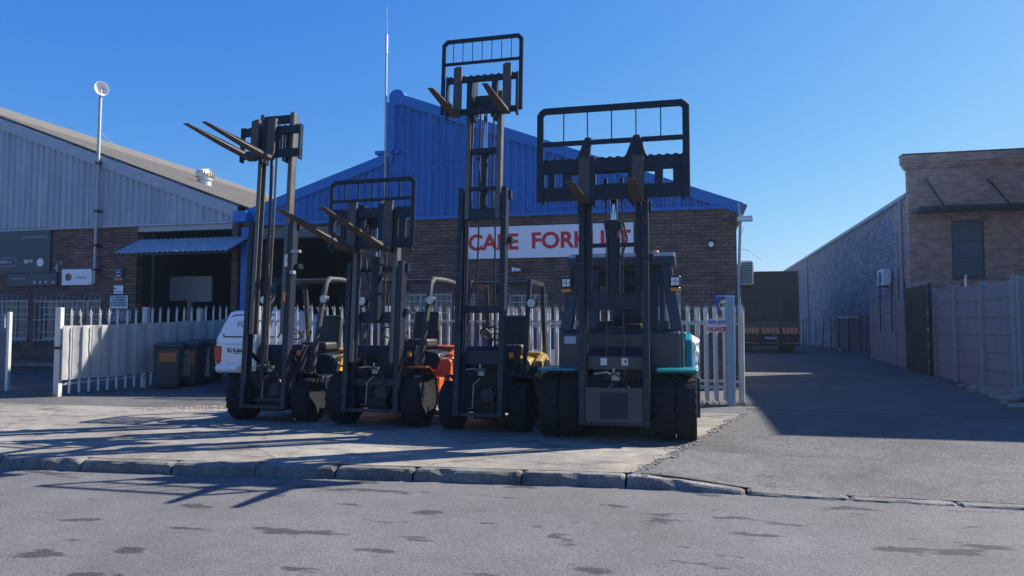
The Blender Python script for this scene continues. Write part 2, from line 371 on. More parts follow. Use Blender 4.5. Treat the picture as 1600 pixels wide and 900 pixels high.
tag(b.build('rubble_edging', STONE), 'pale broken stones crumbling along the edge of the concrete apron', 'rubble', kind='stuff')
b = MB()
for i in range(1500):
    t = rnd.random() ** 1.4 * 2.0; X = apr_x(1, t) + .05 + rnd.random() * 4.2; Y = kerb_y(X) + .16 + t; r = rnd.uniform(.003, .008)
    pebble(b, (X, Y, gz(X, Y) + .004 + r * .15), r, rnd, flat=.5)
tag(b.build('loose_gravel', STONE2), 'loose grey gravel strewn behind the dropped kerb', 'gravel', kind='stuff')
b = MB(); gA, gB = gr(235, 639), gr(372, 636)
for i in range(420):
    p = gA.lerp(gB, rnd.random()); X = p.x + rnd.gauss(0, .12); Y = p.y + rnd.gauss(0, .17); r = rnd.uniform(.005, .02)
    pebble(b, (X, Y, gz(X, Y) + .005 + r * .3), r, rnd)
tag(b.build('broken_asphalt', STONE), 'brown stone crumbs on the seam between concrete and dark yard', 'rubble', kind='stuff')

# ------------------------------------------------------------ buildings
YB = 18.0
BR = brick_mat('brown_brick', (.25, .145, .11), (.135, .088, .076), (.05, .045, .045), w=.225, h=.085)
BRO = brick_mat('orange_brick', (.78, .36, .22), (.56, .25, .155), (.72, .58, .5), w=.225, h=.085, stain=.3)
BROY = brick_mat('orange_brick_side', (.78, .36, .22), (.56, .25, .155), (.72, .58, .5), w=.225, h=.085, axis='y', stain=.3)
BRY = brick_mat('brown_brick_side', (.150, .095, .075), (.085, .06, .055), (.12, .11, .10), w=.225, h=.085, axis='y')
BLOCKY = brick_mat('grey_block_side', (.40, .39, .43), (.29, .285, .32), (.12, .115, .13), w=.45, h=.20, ms=.012, axis='y', stain=.45, bump=.8)
BLUEC = pm('blue_cladding', (.003, .12, .42), .42, .1, var=.12, vs=.8, bump=.05, streak=.35)
BLUEF = pm('blue_flashing', (.004, .14, .46), .4, .1, var=.12, vs=1.5, c2=(.42, .46, .52), lo=.55, hi=.60)
GREYC = pm('grey_cladding', (.33, .38, .45), .5, .1, var=.12, vs=.9, bump=.05, streak=.3)
GREYF = pm('grey_flashing', (.34, .38, .44), .5, .1, var=.12, vs=1.2)
ASB = pm('asbestos_roof', (.15, .14, .125), .95, var=.4, vs=1.5, c2=(.21, .195, .165), spec=.1, bump=.3)
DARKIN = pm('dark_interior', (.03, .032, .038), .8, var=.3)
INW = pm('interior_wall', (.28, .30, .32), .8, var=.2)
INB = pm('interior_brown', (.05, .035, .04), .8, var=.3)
ROLL = pm('roller_steel', (.10, .11, .12), .5, .3)

def clad(b, x0, x1, zb, ztop, Y, pitch=.19, depth=.035, m=0):
    """trapezoid ribbed sheet standing at Y, bottom zb, top following ztop(x)"""
    x = x0; prof = []
    k = 0
    while x < x1 - 1e-4:
        for dx, o in ((0, 0), (.30, 0), (.40, 1), (.78, 1), (.93, 0)):
            X = x + dx * pitch
            if X < x1: prof.append((X, -o * depth))
        x += pitch
    prof.append((x1, 0))
    o = len(b.v)
    for X, oy in prof:
        b.v += [Vector((X, Y + oy, zb)), Vector((X, Y + oy, ztop(X)))]
    for i in range(len(prof) - 1):
        a = o + 2 * i; b.f.append((a, a + 2, a + 3, a + 1)); b.m.append(m)

# --- the blue warehouse
xL = at(372, 345, YB).x; xR = at(1150, 320, YB).x
z_b = at(1150, 320, YB).z
xs_ = at(613, 236, YB).x                                  # step between low wing and high part
zw0, zw1 = at(396, 327, YB).z, at(612, 240, YB).z          # low wing rake
zp, ze = at(614, 146, YB).z, at(1150, 318, YB).z + .02
wing = lambda x: zw0 + (zw1 - zw0) * (x - at(396, 327, YB).x) / (xs_ - at(396, 327, YB).x)
high = lambda x: zp + (ze - zp) * (x - xs_) / (xR - xs_)
bw = empty('warehouse', (0, 0, 0), label='warehouse of brown brick under a bright blue ribbed gable with a stepped roofline', cat='building')
op0, op1 = at(397, 400, YB).x, at(556, 400, YB).x; zop = at(470, 353, YB).z
wins = []
for (pa, pb, pt, pbo) in ((632, 706, 459, 505), (795, 855, 460, 506), (718, 742, 459, 500), (1044, 1064, 457, 502)):
    a, c = at(pa, pt, YB), at(pb, pbo, YB); wins.append((a.x, c.x, .95, a.z))
wins.sort()
b = MB(); D = 16
# front wall pieced round openings
def wall_with_holes(b, x0, x1, z0, z1, y0, y1, holes):
    xsn = sorted(set([x0, x1] + [h[0] for h in holes] + [h[1] for h in holes]))
    for a, c in zip(xsn, xsn[1:]):
        hs_ = sorted([(h[2], h[3]) for h in holes if h[0] <= a + 1e-6 and h[1] >= c - 1e-6]); z = z0
        for h0, h1 in hs_:
            if h0 > z: b.box(a, c, y0, y1, z, h0)
            z = h1
        if z < z1: b.box(a, c, y0, y1, z, z1)
wall_with_holes(b, xL + .18, xR, -.1, z_b, YB, YB + .25, wins + [(op0, op1, -.1, zop)])
b.build('front_wall', BR, bw)
b = MB(); b.box(xR - .25, xR - .003, YB + .25, YB + D, -.1, z_b + .1); b.build('side_wall', BRY, bw)
MB().box(xL + .1, xL + .35, YB + .26, YB + D, -.1, z_b).build('side_wall', BRY, bw)
MB().box(xL, xR, YB + D, YB + D + .2, -.1, z_b).build('rear_wall', BR, bw)
b = MB(); clad(b, xL + .02, xs_, z_b - .02, wing, YB - .01); clad(b, xs_, xR + .06, z_b - .02, high, YB - .01); b.build('gable_cladding', BLUEC, bw)
b = MB()
for zz in (z_b + .12, z_b + 1.25, z_b + 2.4):
    x_ = xL + .2
    while x_ < xR:
        if (wing(x_) if x_ < xs_ else high(x_)) - .35 > zz: b.box(x_ - .012, x_ + .012, YB - .055, YB - .044, zz - .012, zz + .012)
        x_ += .19
b.build('cladding_screws', GALVD, bw)['kind'] = 'stuff'
# backing and roofs
b = MB(); b.add([(xL, YB + .05, z_b), (xs_, YB + .05, z_b), (xs_, YB + .05, wing(xs_) - .05), (xL, YB + .05, wing(xL) - .05)], [(0,1,2,3)])
b.add([(xs_, YB + .05, z_b), (xR, YB + .05, z_b), (xR, YB + .05, high(xR) - .03), (xs_, YB + .05, high(xs_) - .05)], [(0,1,2,3)])
b.build('gable_backing', BLUEC, bw)
b = MB()
for (a, c, fn) in ((xL - .15, xs_ - .02, wing), (xs_, xR + .25, high)):
    b.add([(a, YB + .06, fn(a) + .0), (c, YB + .06, fn(c)), (c, YB + D, fn(c)), (a, YB + D, fn(a)), (a, YB + .06, fn(a) + .05), (c, YB + .06, fn(c) + .05), (c, YB + D, fn(c) + .05), (a, YB + D, fn(a) + .05)],
          [(0,1,2,3),(4,7,6,5),(0,4,5,1),(1,5,6,2),(2,6,7,3),(3,7,4,0)])
b.box(xs_ - .04, xs_ + .02, YB + .05, YB + D, wing(xs_) - .1, high(xs_)); b.build('roof', BLUEC, bw)
# barge flashing with peeling paint, in lengths
b = MB()
def barge(b, a, c, fn, h=.28, n=5):
    for i in range(n):
        p, q = a + (c - a) * i / n, a + (c - a) * (i + 1) / n + .03
        y = YB - .075 - .006 * (i % 2)
        vs = [(p, y, fn(p) - h * .85), (q, y, fn(q) - h * .85), (q, y, fn(q) + .04), (p, y, fn(p) + .04), (p, YB + .25, fn(p) + .1), (q, YB + .25, fn(q) + .1)]
        b.add(vs, [(0,1,2,3), (3,2,5,4)])
barge(b, xL - .12, xs_ + .02, wing, n=3); barge(b, xs_ + .02, xR + .12, high, n=6)
b.box(xs_ - .12, xs_ + .1, YB - .09, YB + .2, wing(xs_) + .02, high(xs_) - .25)
b.lathe([(.02, -.08), (.22, -.075), (.22, .3), (.02, .31)], (xs_ + .14, YB, zp - .14), 'y', 18)
b.box(xs_ - .45, xs_ + .22, YB - .1, YB + .2, wing(xs_) - .02, wing(xs_) + .07)
b.build('roof_flashing', BLUEF, bw)
MB().box(xs_ - 3.9, xR + .08, YB - .085, YB - .005, z_b - .09, z_b - .01).build('drip_trim', BLUEF, bw, .004)
# blue end bracket and blue corner pipe at left
b = MB(); b.box(xL + .02, xL + .42, YB - .28, YB - .08, z_b + .0, z_b + .3); b.build('gutter_box', BLUEF, bw, .015)
MB().box(xL + .2, xL + .42, YB - .16, YB - .003, -.05, z_b - .12).build('blue_pillar', BLUEC, bw, .02)
b = MB(); e0 = at(1152, 318, YB); b.tube([(xR + .05, YB - .06, e0.z), (xR + .09, YB - .06, e0.z - .4), (xR + .03, YB - .02, 2.4), (xR + .03, YB - .02, .1)], .035, 8); b.build('downpipe', GALVD, bw, smooth=True)
# big dark opening with a half-open steel door and interior
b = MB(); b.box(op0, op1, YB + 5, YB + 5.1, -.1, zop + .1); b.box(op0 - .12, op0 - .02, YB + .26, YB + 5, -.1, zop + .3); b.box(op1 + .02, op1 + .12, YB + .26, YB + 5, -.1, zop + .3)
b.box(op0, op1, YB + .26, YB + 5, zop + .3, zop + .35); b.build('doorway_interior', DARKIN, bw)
b = MB(); q0, q1 = at(416, 380, YB + 1.6), at(448, 490, YB + 1.6); b.box(q0.x, q1.x, YB + 1.55, YB + 1.6, .1, q0.z); b.build('inner_panel', INW, bw)
MB().box(op0, op1, YB + .02, YB + .24, zop - .32, zop - .003).build('roller_door', ROLL, bw, .02)
FRW = pm('window_frame', (.55, .56, .57), .5, var=.1)
def window(parent, x0, x1, z0, z1, y, cols=3, bars=True, rowsn=2, fr=FRW, gl=None):
    f = MB(); t = .045
    f.box(x0 + .003, x0 + t, y + .04, y + .10, z0 + .003, z1 - .003); f.box(x1 - t, x1 - .003, y + .04, y + .10, z0 + .003, z1 - .003)
    f.box(x0 + t, x1 - t, y + .04, y + .10, z0 + .003, z0 + t); f.box(x0 + t, x1 - t, y + .04, y + .10, z1 - t, z1 - .003)
    for i in range(1, cols):
        xx = x0 + (x1 - x0) * i / cols; f.box(xx - .018, xx + .018, y + .045, y + .095, z0 + t, z1 - t)
    for j in range(1, rowsn):
        zz = z0 + (z1 - z0) * (1 - .36 * j); f.box(x0 + t, x1 - t, y + .05, y + .09, zz - .014, zz + .014)
    w = f.build('window', fr, parent)
    MB().box(x0 + t, x1 - t, y + .066, y + .074, z0 + t, z1 - t).build('pane', gl or WINGLASS, w)
    MB().box(x0 - .05, x1 + .05, y - .05, y + .04, z0 - .07, z0 - .004).build('sill', KERBM, w)
    if bars:
        g = MB(); n = max(4, int((x1 - x0) / .13))
        for i in range(n + 1):
            xx = x0 + (x1 - x0) * i / n; g.tube([(xx, y - .03, z0 - .05), (xx, y - .03, z1 + .05)], .007, 5)
        for zz in (z0 + .2, (z0 + z1) / 2, z1 - .2): g.box(x0, x1, y - .035, y - .025, zz - .012, zz + .012)
        g.build('burglar_bars', GALVD, w)
    return w
for wn_ in wins: window(bw, *wn_[:2], wn_[2], wn_[3], YB + .02, cols=3 if wn_[1] - wn_[0] > .6 else 1)

# --- things mounted on the blue warehouse
sg0, sg1 = at(727, 353, YB - .06), at(990, 402, YB - .06); st = at(990, 347, YB - .06).z; sb = at(860, 402, YB - .06).z
SIGNW = pm('sign_white', (.80, .81, .84), .45, var=.04, vs=1, bump=.02); REDL = pm('sign_red', (.62, .015, .02), .45, var=.06, bump=0)
s = empty('shop_sign', (0, 0, 0), label='long white CAPE FORKLIFT sign with red capitals on the brick front', cat='sign')
b = MB(); b.box(sg0.x, sg1.x, YB - .06, YB - .005, sb, st); b.build('sign_board', SIGNW, s, .006)
zt = at(850, 376, YB - .07).z
SIGN_H = at(850, 363, YB).z - at(850, 389, YB).z
def fit(txt, xa, xb, z, H, y, mat, parent, bold):
    o = text('lettering', txt, H / .70, mat, parent, (0, 0, 0), bold=bold, align='LEFT', ext=.003)
    me = o.data; xs2 = [v.co.x for v in me.vertices]; ys2 = [v.co.y for v in me.vertices]
    w = max(xs2) - min(xs2); hh = max(ys2) - min(ys2); sc = (xb - xa) / w; cy = (max(ys2) + min(ys2)) / 2; mnx = min(xs2)
    for v in me.vertices: v.co.x = (v.co.x - mnx) * sc; v.co.y = (v.co.y - cy) * H / hh
    o.location = (xa, y, z); return o
fit('CAPE', at(733, 377, YB).x, at(811, 377, YB).x, zt, SIGN_H, YB - .066, REDL, s, .017)
fit('FORKLIFT', at(832, 377, YB).x, at(986, 377, YB).x, zt + .01, SIGN_H, YB - .066, REDL, s, .017)

# radio mast beside the step
m0 = at(602, 268, YB - .12); m1 = at(601, 55, YB - .12); m2 = at(601, 10, YB - .12)
s = empty('radio_mast', (m0.x, YB - .12, 0), label='tall thin radio mast rising beside the step of the blue gable', cat='antenna')
MB().tube([(0, 0, z_b - .1), (0, 0, m1.z)], .028, 8).build('pole', GALVD, s, smooth=True)
b = MB()
for i in range(14): b.lathe([(.03, -.012), (.036, 0), (.03, .012)], (0, 0, m0.z + (m1.z - m0.z) * (i + .5) / 14), 'z', 8)
b.build('joint_rings', GALVD, s)
MB().tube([(0, 0, m1.z - .5), (0, 0, m1.z)], .04, 8).tube([(0.02, 0, m1.z), (0, 0, m2.z)], .008, 6).build('whip', GALV, s, smooth=True)
b = MB(); b.bar((-.1, .02, z_b + .4), (.1, .02, z_b + .4), .05, .06); b.bar((-.03, .04, zw1 - .1), (.25, .04, zw1 + .05), .04, .04); b.build('bracket', GALVD, s)
# floodlight at the corner
p = at(1160, 342, YB - .5)
s = empty('floodlight', (p.x, p.y, p.z), label='grey floodlight on a bracket at the top corner of the brick front', cat='floodlight')
MB().bar((-.42, .47, .06), (.02, .1, .06), .05, .04).bar((0, .12, .06), (.22, .05, .06), .05, .03).build('bracket', MAST, s)
b = MB(); b.prism([(-.1, -.07), (.12, -.05), (.12, .03), (-.1, .05)], 'x', -.12, .22); b.build('lamp_head', GALVD, s, .01)
MB().box(-.1, .2, -.102, -.098 + .0, -.05, .03).build('lens', LAMPW, s)
MB().tube([(-.1, .1, .0), (-.14, .12, -.2), (-.02, .1, -.32), (.03, .1, -.2)], .006, 5).build('cable', HOSE, s)
# round clock-like bulkhead lamp
p = at(1111, 382, YB - .05)
s = empty('bulkhead_lamp', p, label='small round white bulkhead lamp on the bricks near the right corner', cat='wall lamp')
MB().lathe([(.001, -.05), (.05, -.045), (.075, -.02), (.08, .045)], (0, 0, 0), 'y', 20).build('lens', WHITE, s, smooth=True)
MB().lathe([(.085, -.03), (.105, -.03), (.105, .048), (.085, .048)], (0, 0, 0), 'y', 20).build('ring', MAST, s, smooth=True)
p = at(806, 421, YB - .1)
s = empty('security_camera', p, label='small white security camera on the brick front under the sign', cat='camera')
MB().box(-.11, -.03, 0, .1, -.05, .06).build('junction_box', WHITE, s, .008)
MB().bar((-.03, .06, 0), (.05, 0, -.01), .025, .025).build('arm', WHITE, s); MB().box(.0, .12, -.12, .04, -.05, .02).build('housing', WHITE, s, .012)
# air conditioner on the side wall, wires
p = at(1160, 428, YB + .4)
s = empty('air_conditioner', (xR, YB + .45, p.z), label='grey air conditioner unit on the side of the blue warehouse', cat='air conditioner')
AC = pm('ac_shell', (.45, .46, .44), .5, var=.15, c2=(.3, .27, .22)); ACD = pm('ac_grille', (.10, .10, .10), .6)
MB().box(.05, .36, -.42, .42, -.28, .28).build('casing', AC, s, .015)
b = MB()
for i in range(12): b.box(.07, .34, -.434, -.421, -.24 + i * .04, -.22 + i * .04)
for i in range(12): b.box(.361, .374, -.38, .38, -.24 + i * .04, -.222 + i * .04)
b.build('grille', ACD, s); MB().bar((.0, -.3, -.3), (.36, -.3, -.3), .04, .03).bar((0, .3, -.3), (.36, .3, -.3), .04, .03).bar((0, -.3, -.55), (.3, -.3, -.31), .03, .03).build('bracket', MAST, s)
MB().tube([(.1, 0, .28), (.05, -.1, .6), (.3, -.1, .55), (.6, 0, .33)], .008, 5).build('wire', HOSE, s)

BLUES = pm('sign_blue', (.01, .04, .28), .4, var=.08, bump=0); YEL = pm('sign_yellow', (.75, .5, .05), .4, var=.1, bump=0); INK = pm('sign_ink', (.02, .02, .03), .5, bump=0)
def alarm_sign(p, w, label, sub=True):
    s = empty('alarm_sign', p, label=label, cat='sign')
    MB().box(-w, w, 0, .02, -w * .95, w * .95).build('sign_board', BLUES, s)
    MB().lathe([(.001, -.006), (w * .62, -.006), (w * .62, -.001)], (0, 0, -.02), 'y', 8).build('octagon', YEL, s)
    MB().lathe([(.001, -.009), (w * .44, -.009), (w * .44, -.0065)], (0, 0, -.02), 'y', 20).build('disc', WHITE, s)
    text('lettering', 'ADT', w * .5, INK, s, (0, -.011, -.02), ext=.001, bold=.01)
    text('lettering', 'ARMED RESPONSE', w * .2, WHITE, s, (0, -.004, w * .8), ext=.001)
    if sub:
        MB().box(-w, w, 0, .02, -w * 1.5, -w * 1.03).build('name_plate', YEL, s)
        text('lettering', 'ARMED RESPONSE', w * .2, INK, s, (0, -.004, -w * 1.15), ext=.001); text('lettering', 'CCTV IN USE', w * .2, INK, s, (0, -.004, -w * 1.36), ext=.001)
    return s
alarm_sign(at(1133, 476, YB - .05), .25, 'blue alarm sign with yellow octagon behind the right end of the palisade')

# --- the grey warehouse on the left
xg = xL + .02
zc = lambda x: 4.46 + .012 * (xg - x) * 0 + (at(0, 356, YB).z - at(368, 347, YB).z) * (xg - x) / (xg - at(0, 356, YB).x) * 1 + (at(368, 347, YB).z - 4.46)
z_c = at(200, 351, YB).z
pk = at(0, 186, YB); ed = at(372, 324, YB)
slope = (ed.z - pk.z) / (ed.x - pk.x); pkx = pk.x - 1.2
rake = lambda x: pk.z + slope * (x - pk.x) if x > pkx else pk.z + slope * (pkx - pk.x) - slope * (pkx - x) * -1 * -1
gw = empty('factory_unit', (0, 0, 0), label='brown brick factory unit with grey ribbed gable and open loading bay on the left', cat='building')
lo0, lo1 = at(214, 400, YB).x, at(362, 400, YB).x; zlo = z_c - .02
X0 = pkx - 9
lw = []
for (pa, pb, pt, pbo) in ((-40, 42, 470, 530), (65, 156, 470, 530)):
    a, c = at(pa, pt, YB), at(pb, pbo, YB); lw.append((a.x, c.x, c.z, a.z))
b = MB(); wall_with_holes(b, X0, xg - .003, -.1, z_c, YB - .003, YB + .25, lw + [(lo0, lo1, -.1, zlo)]); b.build('front_wall', BR, gw)
MB().box(X0 - .02, xg, YB - .06, YB - .004, .3, .42).build('plinth_band', KERBM, gw)
b = MB(); clad(b, X0, pkx, z_c - .02, rake, YB - .03, .21); clad(b, pkx, xg, z_c - .02, rake, YB - .03, .21); b.build('gable_cladding', GREYC, gw)
b = MB()
for (a, c, n) in ((X0, pkx, 3), (pkx, xg, 5)):
    for i in range(n):
        p_, q_ = a + (c - a) * i / n, a + (c - a) * (i + 1) / n + .02; y = YB - .1 - .006 * (i % 2)
        b.add([(p_, y, rake(p_) - .3), (q_, y, rake(q_) - .3), (q_, y, rake(q_) + .02), (p_, y, rake(p_) + .02), (p_, YB + .1, rake(p_) + .06), (q_, YB + .1, rake(q_) + .06)], [(0,1,2,3), (3,2,5,4)])
b.build('roof_flashing', GREYF, gw)
MB().box(X0, xg, YB - .075, YB - .008, z_c - .07, z_c - .022).build('drip_trim', GREYF, gw)
# corrugated asbestos roof: waves across Y, sheet laps down the slope
b = MB(); LY = 24; ny = int(LY / .09); segs = [pkx + (xg + .35 - pkx) * k / 5 for k in range(6)]
for k in range(5):
    a, c = segs[k] - (.08 if k else 0), segs[k + 1]; o = len(b.v); up = .03 - .012 * 0
    for j in range(ny + 1):
        y = YB - .05 + LY * j / ny; w = .022 * math.cos(math.pi * j)
        b.v += [Vector((a, y, rake(a) + .085 + w)), Vector((c, y, rake(c) + .075 + w + .015))]
    for j in range(ny): b.f.append((o + 2*j, o + 2*j + 1, o + 2*j + 3, o + 2*j + 2)); b.m.append(0)
b.add([(X0, YB, rake(X0)), (pkx, YB, rake(pkx) + .08), (pkx, YB + LY, rake(pkx) + .08), (X0, YB + LY, rake(X0))], [(0,1,2,3)])
b.build('roof', ASB, gw)
b = MB(); b.box(X0, lo0, YB + .3, YB + .35, -.1, z_c + .02); b.box(X0, xg - .1, YB + LY - .4, YB + LY, -.1, z_c); b.box(X0, X0 + .2, YB + .3, YB + LY - .4, -.1, z_c)
b.build('rear_walls', BR, gw)
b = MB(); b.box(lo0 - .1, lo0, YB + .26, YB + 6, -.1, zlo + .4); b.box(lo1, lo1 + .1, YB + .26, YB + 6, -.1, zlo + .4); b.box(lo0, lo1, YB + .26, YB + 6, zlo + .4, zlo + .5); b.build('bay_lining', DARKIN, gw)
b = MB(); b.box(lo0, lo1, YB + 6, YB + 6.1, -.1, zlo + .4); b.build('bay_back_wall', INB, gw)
q0, q1 = at(238, 433, YB + 1.4), at(330, 480, YB + 1.4); b = MB(); wall_with_holes(b, q0.x, q1.x, -.1, q0.z, YB + 1.4, YB + 1.5, [(at(248, 480, YB + 1.4).x, at(292, 480, YB + 1.4).x, -.1, at(248, 470, YB + 1.4).z), (at(298, 480, YB + 1.4).x, q1.x, 1.0, at(248, 472, YB + 1.4).z)]); b.build('inner_wall', INW, gw)
MB().box(lo0 + .0, lo1, YB - .0 + .02, YB + .22, zlo - .2, zlo - .004).build('bay_lintel', GREYF, gw)
MB().box(lo0 + .25, lo0 + .35, YB + .3, YB + .4, -.1, zlo).build('door_jamb', MAST, gw)
for a in lw: window(gw, *a, YB + .02, cols=4, rowsn=2)
# crooked top of the window cages
b = MB()
for a in lw:
    n = int((a[1] - a[0]) / .16)
    for i in range(n + 1):
        xx = a[0] - .1 + (a[1] - a[0] + .2) * i / n
        b.tube([(xx, YB - .14, a[2] - .1), (xx, YB - .14, a[3] + .02), (xx, YB - .11, a[3] + .12), (xx, YB - .02, a[3] + .17)], .009, 5)
    for zz in (a[2] - .02, (a[2] + a[3]) / 2, a[3] - .02): b.box(a[0] - .12, a[1] + .12, YB - .15, YB - .135, zz - .012, zz + .012)
b.build('window_cage', GALVD, gw)
# awning over the bay
b = MB(); c0, c1 = at(178, 396, YB - 1.05), at(333, 396, YB - 1.05); w0, w1 = at(224, 378, YB - .02), at(361, 378, YB - .02); n = 44
for i in range(n + 1):
    t = i / n; o_ = .018 * math.cos(math.pi * i)
    pf = Vector((c0.x + (c1.x - c0.x + .45) * t, YB - 1.05, c0.z + o_)); pw = Vector((c0.x + .0 + (c1.x + .45 - c0.x) * t, YB - .02, w0.z + .06 + o_)); b.v += [pf, pw]
for i in range(n): b.f.append((2*i, 2*i+2, 2*i+3, 2*i+1)); b.m.append(0)
s = empty('awning', (0, 0, 0), label='corrugated grey awning sheet sloping out over the loading bay', cat='awning')
o = b.build('corrugated_sheet', GREYC, s); sm = o.modifiers.new('thick', 'SOLIDIFY'); sm.thickness = .006
b = MB(); xe = c1.x + .45
b.bar((c0.x, YB - 1.03, c0.z - .05), (xe, YB - 1.03, c0.z - .05), .04, .04)
for X in (c0.x + .1, (c0.x + xe) / 2, xe - .05): b.bar((X, YB - 1.03, c0.z - .05), (X, YB - .01, w0.z - .0), .04, .04)
b.build('frame', MAST, s)
# mast with dish
p0, p1, p2 = at(152, 443, YB - .16), at(154, 250, YB - .16), at(154, 138, YB - .16)
s = empty('dish_mast', (p1.x, YB - .16, 0), label='grey pole up the brick wall carrying a round white dish above the roof', cat='antenna')
MB().tube([(-.02, 0, p0.z), (0, 0, p2.z)], .045, 10).build('pole', GALVD, s, smooth=True)
b = MB()
for z in (p0.z + .4, p0.z + 1.1, z_c + .4, p1.z - .1): b.box(-.07, .07, -.06, .16, z - .03, z + .03)
b.build('clamp', MAST, s)
dz = at(167, 142, YB).z; dx = at(167, 142, YB).x - p1.x
b = MB(); b.lathe([(.001, .09), (.10, .075), (.17, .03), (.20, -.03), (.205, -.03), (.18, .035), (.10, .09), (.001, .105)], (0, 0, 0), 'x', 24)
b.lathe([(.03, .1), (.05, .14), (.05, .2), (.01, .2)], (0, 0, 0), 'x', 12)
rm = Euler((0, 0, R(-205))).to_matrix(); b.xf(lambda v: rm @ v + Vector((dx, -.05, dz))); b.build('dish', WHITE, s, smooth=True)
MB().tube([(0, 0, dz + .02), (dx * .6, -.02, dz)], .03, 8).build('dish_arm', GALVD, s)
MB().tube([at(158, 208, YB - .1) - s.location, at(198, 242, YB + .6) - s.location + Vector((0, 0, -.02)), at(240, 274, YB + 1.2) - s.location], .006, 5).build('stay_wire', MAST, s)
# rotary roof ventilator
yv = YB + 8.0; p = at(320, 288, yv); p.z = rake(p.x) + .1
pb = None
for yy in [YB + .5 * k for k in range(2, 44)]:
    q = at(320, 287, yy)
    if abs(q.z - (rake(q.x) + .08)) < .05 or q.z < rake(q.x) + .08: pb = q; break
pb = pb or p; k = (pb - Vector((0, 0, CAM_H))).length / 1161 / 1.0
s = empty('roof_ventilator', (pb.x, pb.y, pb.z - .1), label='silver rotary ventilator turbine on the grey factory roof', cat='ventilator')
k = (Vector((pb.x, pb.y, 0))).length / 1161; VM = pm('vent_alu', (.7, .68, .62), .35, .6, var=.1)
MB().lathe([(9*k, -.2), (9*k, 8*k), (11*k, 9*k), (11*k, 11*k), (8*k, 11*k)], (0, 0, 0), 'z', 20).build('collar', VM, s, smooth=True)
b = MB(); nb = 22
for i in range(nb):
    a0 = 2 * math.pi * i / nb; a1 = a0 + 2 * math.pi / nb * .85; ring = []
    pr = [(9, 10), (13, 14), (13.5, 18), (11, 23), (5, 26)]
    o = len(b.v)
    for r_, z_ in pr: b.v += [Vector((r_*k*math.cos(a0), r_*k*math.sin(a0), z_*k)), Vector(((r_-1.5)*k*math.cos(a1), (r_-1.5)*k*math.sin(a1), z_*k))]
    for j in range(4): b.f.append((o+2*j, o+2*j+1, o+2*j+3, o+2*j+2)); b.m.append(0)
b.lathe([(.001, 27*k), (6*k, 26*k), (6*k, 25*k)], (0, 0, 0), 'z', 20); b.build('turbine', VM, s)

# signs on the grey factory
SLATE = pm('sign_slate', (.030, .045, .07), .4, var=.12, vs=.8, bump=.02); PALE = pm('sign_pale', (.42, .46, .5), .5, bump=0)
def board(name, pa, pb, label, mat, y=YB - .07, th=.05):
    a, c = at(*pa, y), at(*pb, y); s = empty(name, (a.x, y, c.z), label=label, cat='sign')
    MB().box(0, c.x - a.x, 0, th, 0, a.z - c.z).build('sign_board', mat, s, .004); return s, c.x - a.x, a.z - c.z, a, c
s, w, h, a, c = board('tenant_board', (-70, 361), (77, 426), 'large dark slate tenant board high at the left edge', SLATE)
def loc(px, py, off=-.004, y=YB - .07): q = at(px, py, y); return (q.x - s.location.x, off, q.z - s.location.z)
text('lettering', 'COMPASS', .13, pm('sign_dim', (.12, .15, .19), .5, bump=0), s, loc(18, 371), ext=.001)
MB().box(*[loc(34, 371)[0] + d for d in (0, .012)], -.003, 0, loc(34, 375)[2], loc(34, 367)[2]).build('divider', PALE, s)
text('lettering', 'Connected Solutions', .10, PALE, s, loc(55, 370), ext=.001)
b = MB(); q0, q1 = loc(2, 410), loc(17, 410)
def ringtube(b, cx, cz, w, h, r, tr=.008):
    pts = []
    for k in range(33):
        t = 2 * math.pi * k / 32; pts.append((cx + (w - r) * (1 if math.cos(t) > 0 else -1) * (abs(math.cos(t)) > 1e-3) + r * math.cos(t), -.006, cz + r * math.sin(t)))
    b.tube(pts, tr, 5)
ringtube(b, loc(8, 410)[0], q0[2], .42, .13, .13); b.build('pill_outline', PALE, s)
text('lettering', 'VPDfleet', .13, PALE, s, loc(8, 410), ext=.001, bold=.004)
text('lettering', 'We²', .17, WHITE, s, loc(44, 409), ext=.001, bold=.006)
b = MB(); b.lathe([(.001, -.008), (.12, -.008), (.12, -.001)], loc(63, 410, 0), 'y', 20); b.build('round_badge', WHITE, s)
s, w, h, a, c = board('tenant_strip', (13, 428), (88, 446), 'narrow dark board with small icons under the large slate board', SLATE)
text('lettering', '(teamworks)', .10, PALE, s, loc(28, 435), ext=.001)
for px in (54, 63, 72, 83): MB().lathe([(.001, -.006), (.045 if px != 54 else .05, -.006), (.045, -.001)], loc(px, 441, 0), 'y', 6 if px != 54 else 14).build('icon', PALE, s)
s = empty('street_number', at(88, 419, YB - .03), label='thin metal street number 4A on the bricks between two signs', cat='number')
text('numeral', '4', .34, GALVD, s, (0, 0, 0), ext=.01); text('numeral', 'A', .16, GALVD, s, (.16, 0, .16), ext=.01)
s, w, h, a, c = board('company_sign', (97, 421), (143, 445), 'white rectangular sign with a dark red hexagon logo', SIGNW)
b = MB(); HX = pm('logo_dark', (.08, .03, .06), .4, bump=0); HX2 = pm('logo_red', (.45, .08, .07), .4, bump=0)
lp = loc(107, 433, 0); b.lathe([(.001, -.008), (.12, -.008), (.12, -.001)], lp, 'y', 6); b.build('hexagon', HX, s)
b = MB(); b.add([(lp[0], -.010, lp[2]), (lp[0] + .11, -.010, lp[2] - .05), (lp[0] + .11, -.010, lp[2] + .06), (lp[0], -.010, lp[2] + .1)], [(0,1,2,3)]); b.build('hexagon_facet', HX2, s)
text('lettering', 'ceramic', .12, HX2, s, loc(127, 433, -.005), ext=.001)
alarm_sign(at(185, 427, YB - .06), .13, 'small blue alarm sign with yellow badge on the bricks left of the loading bay')
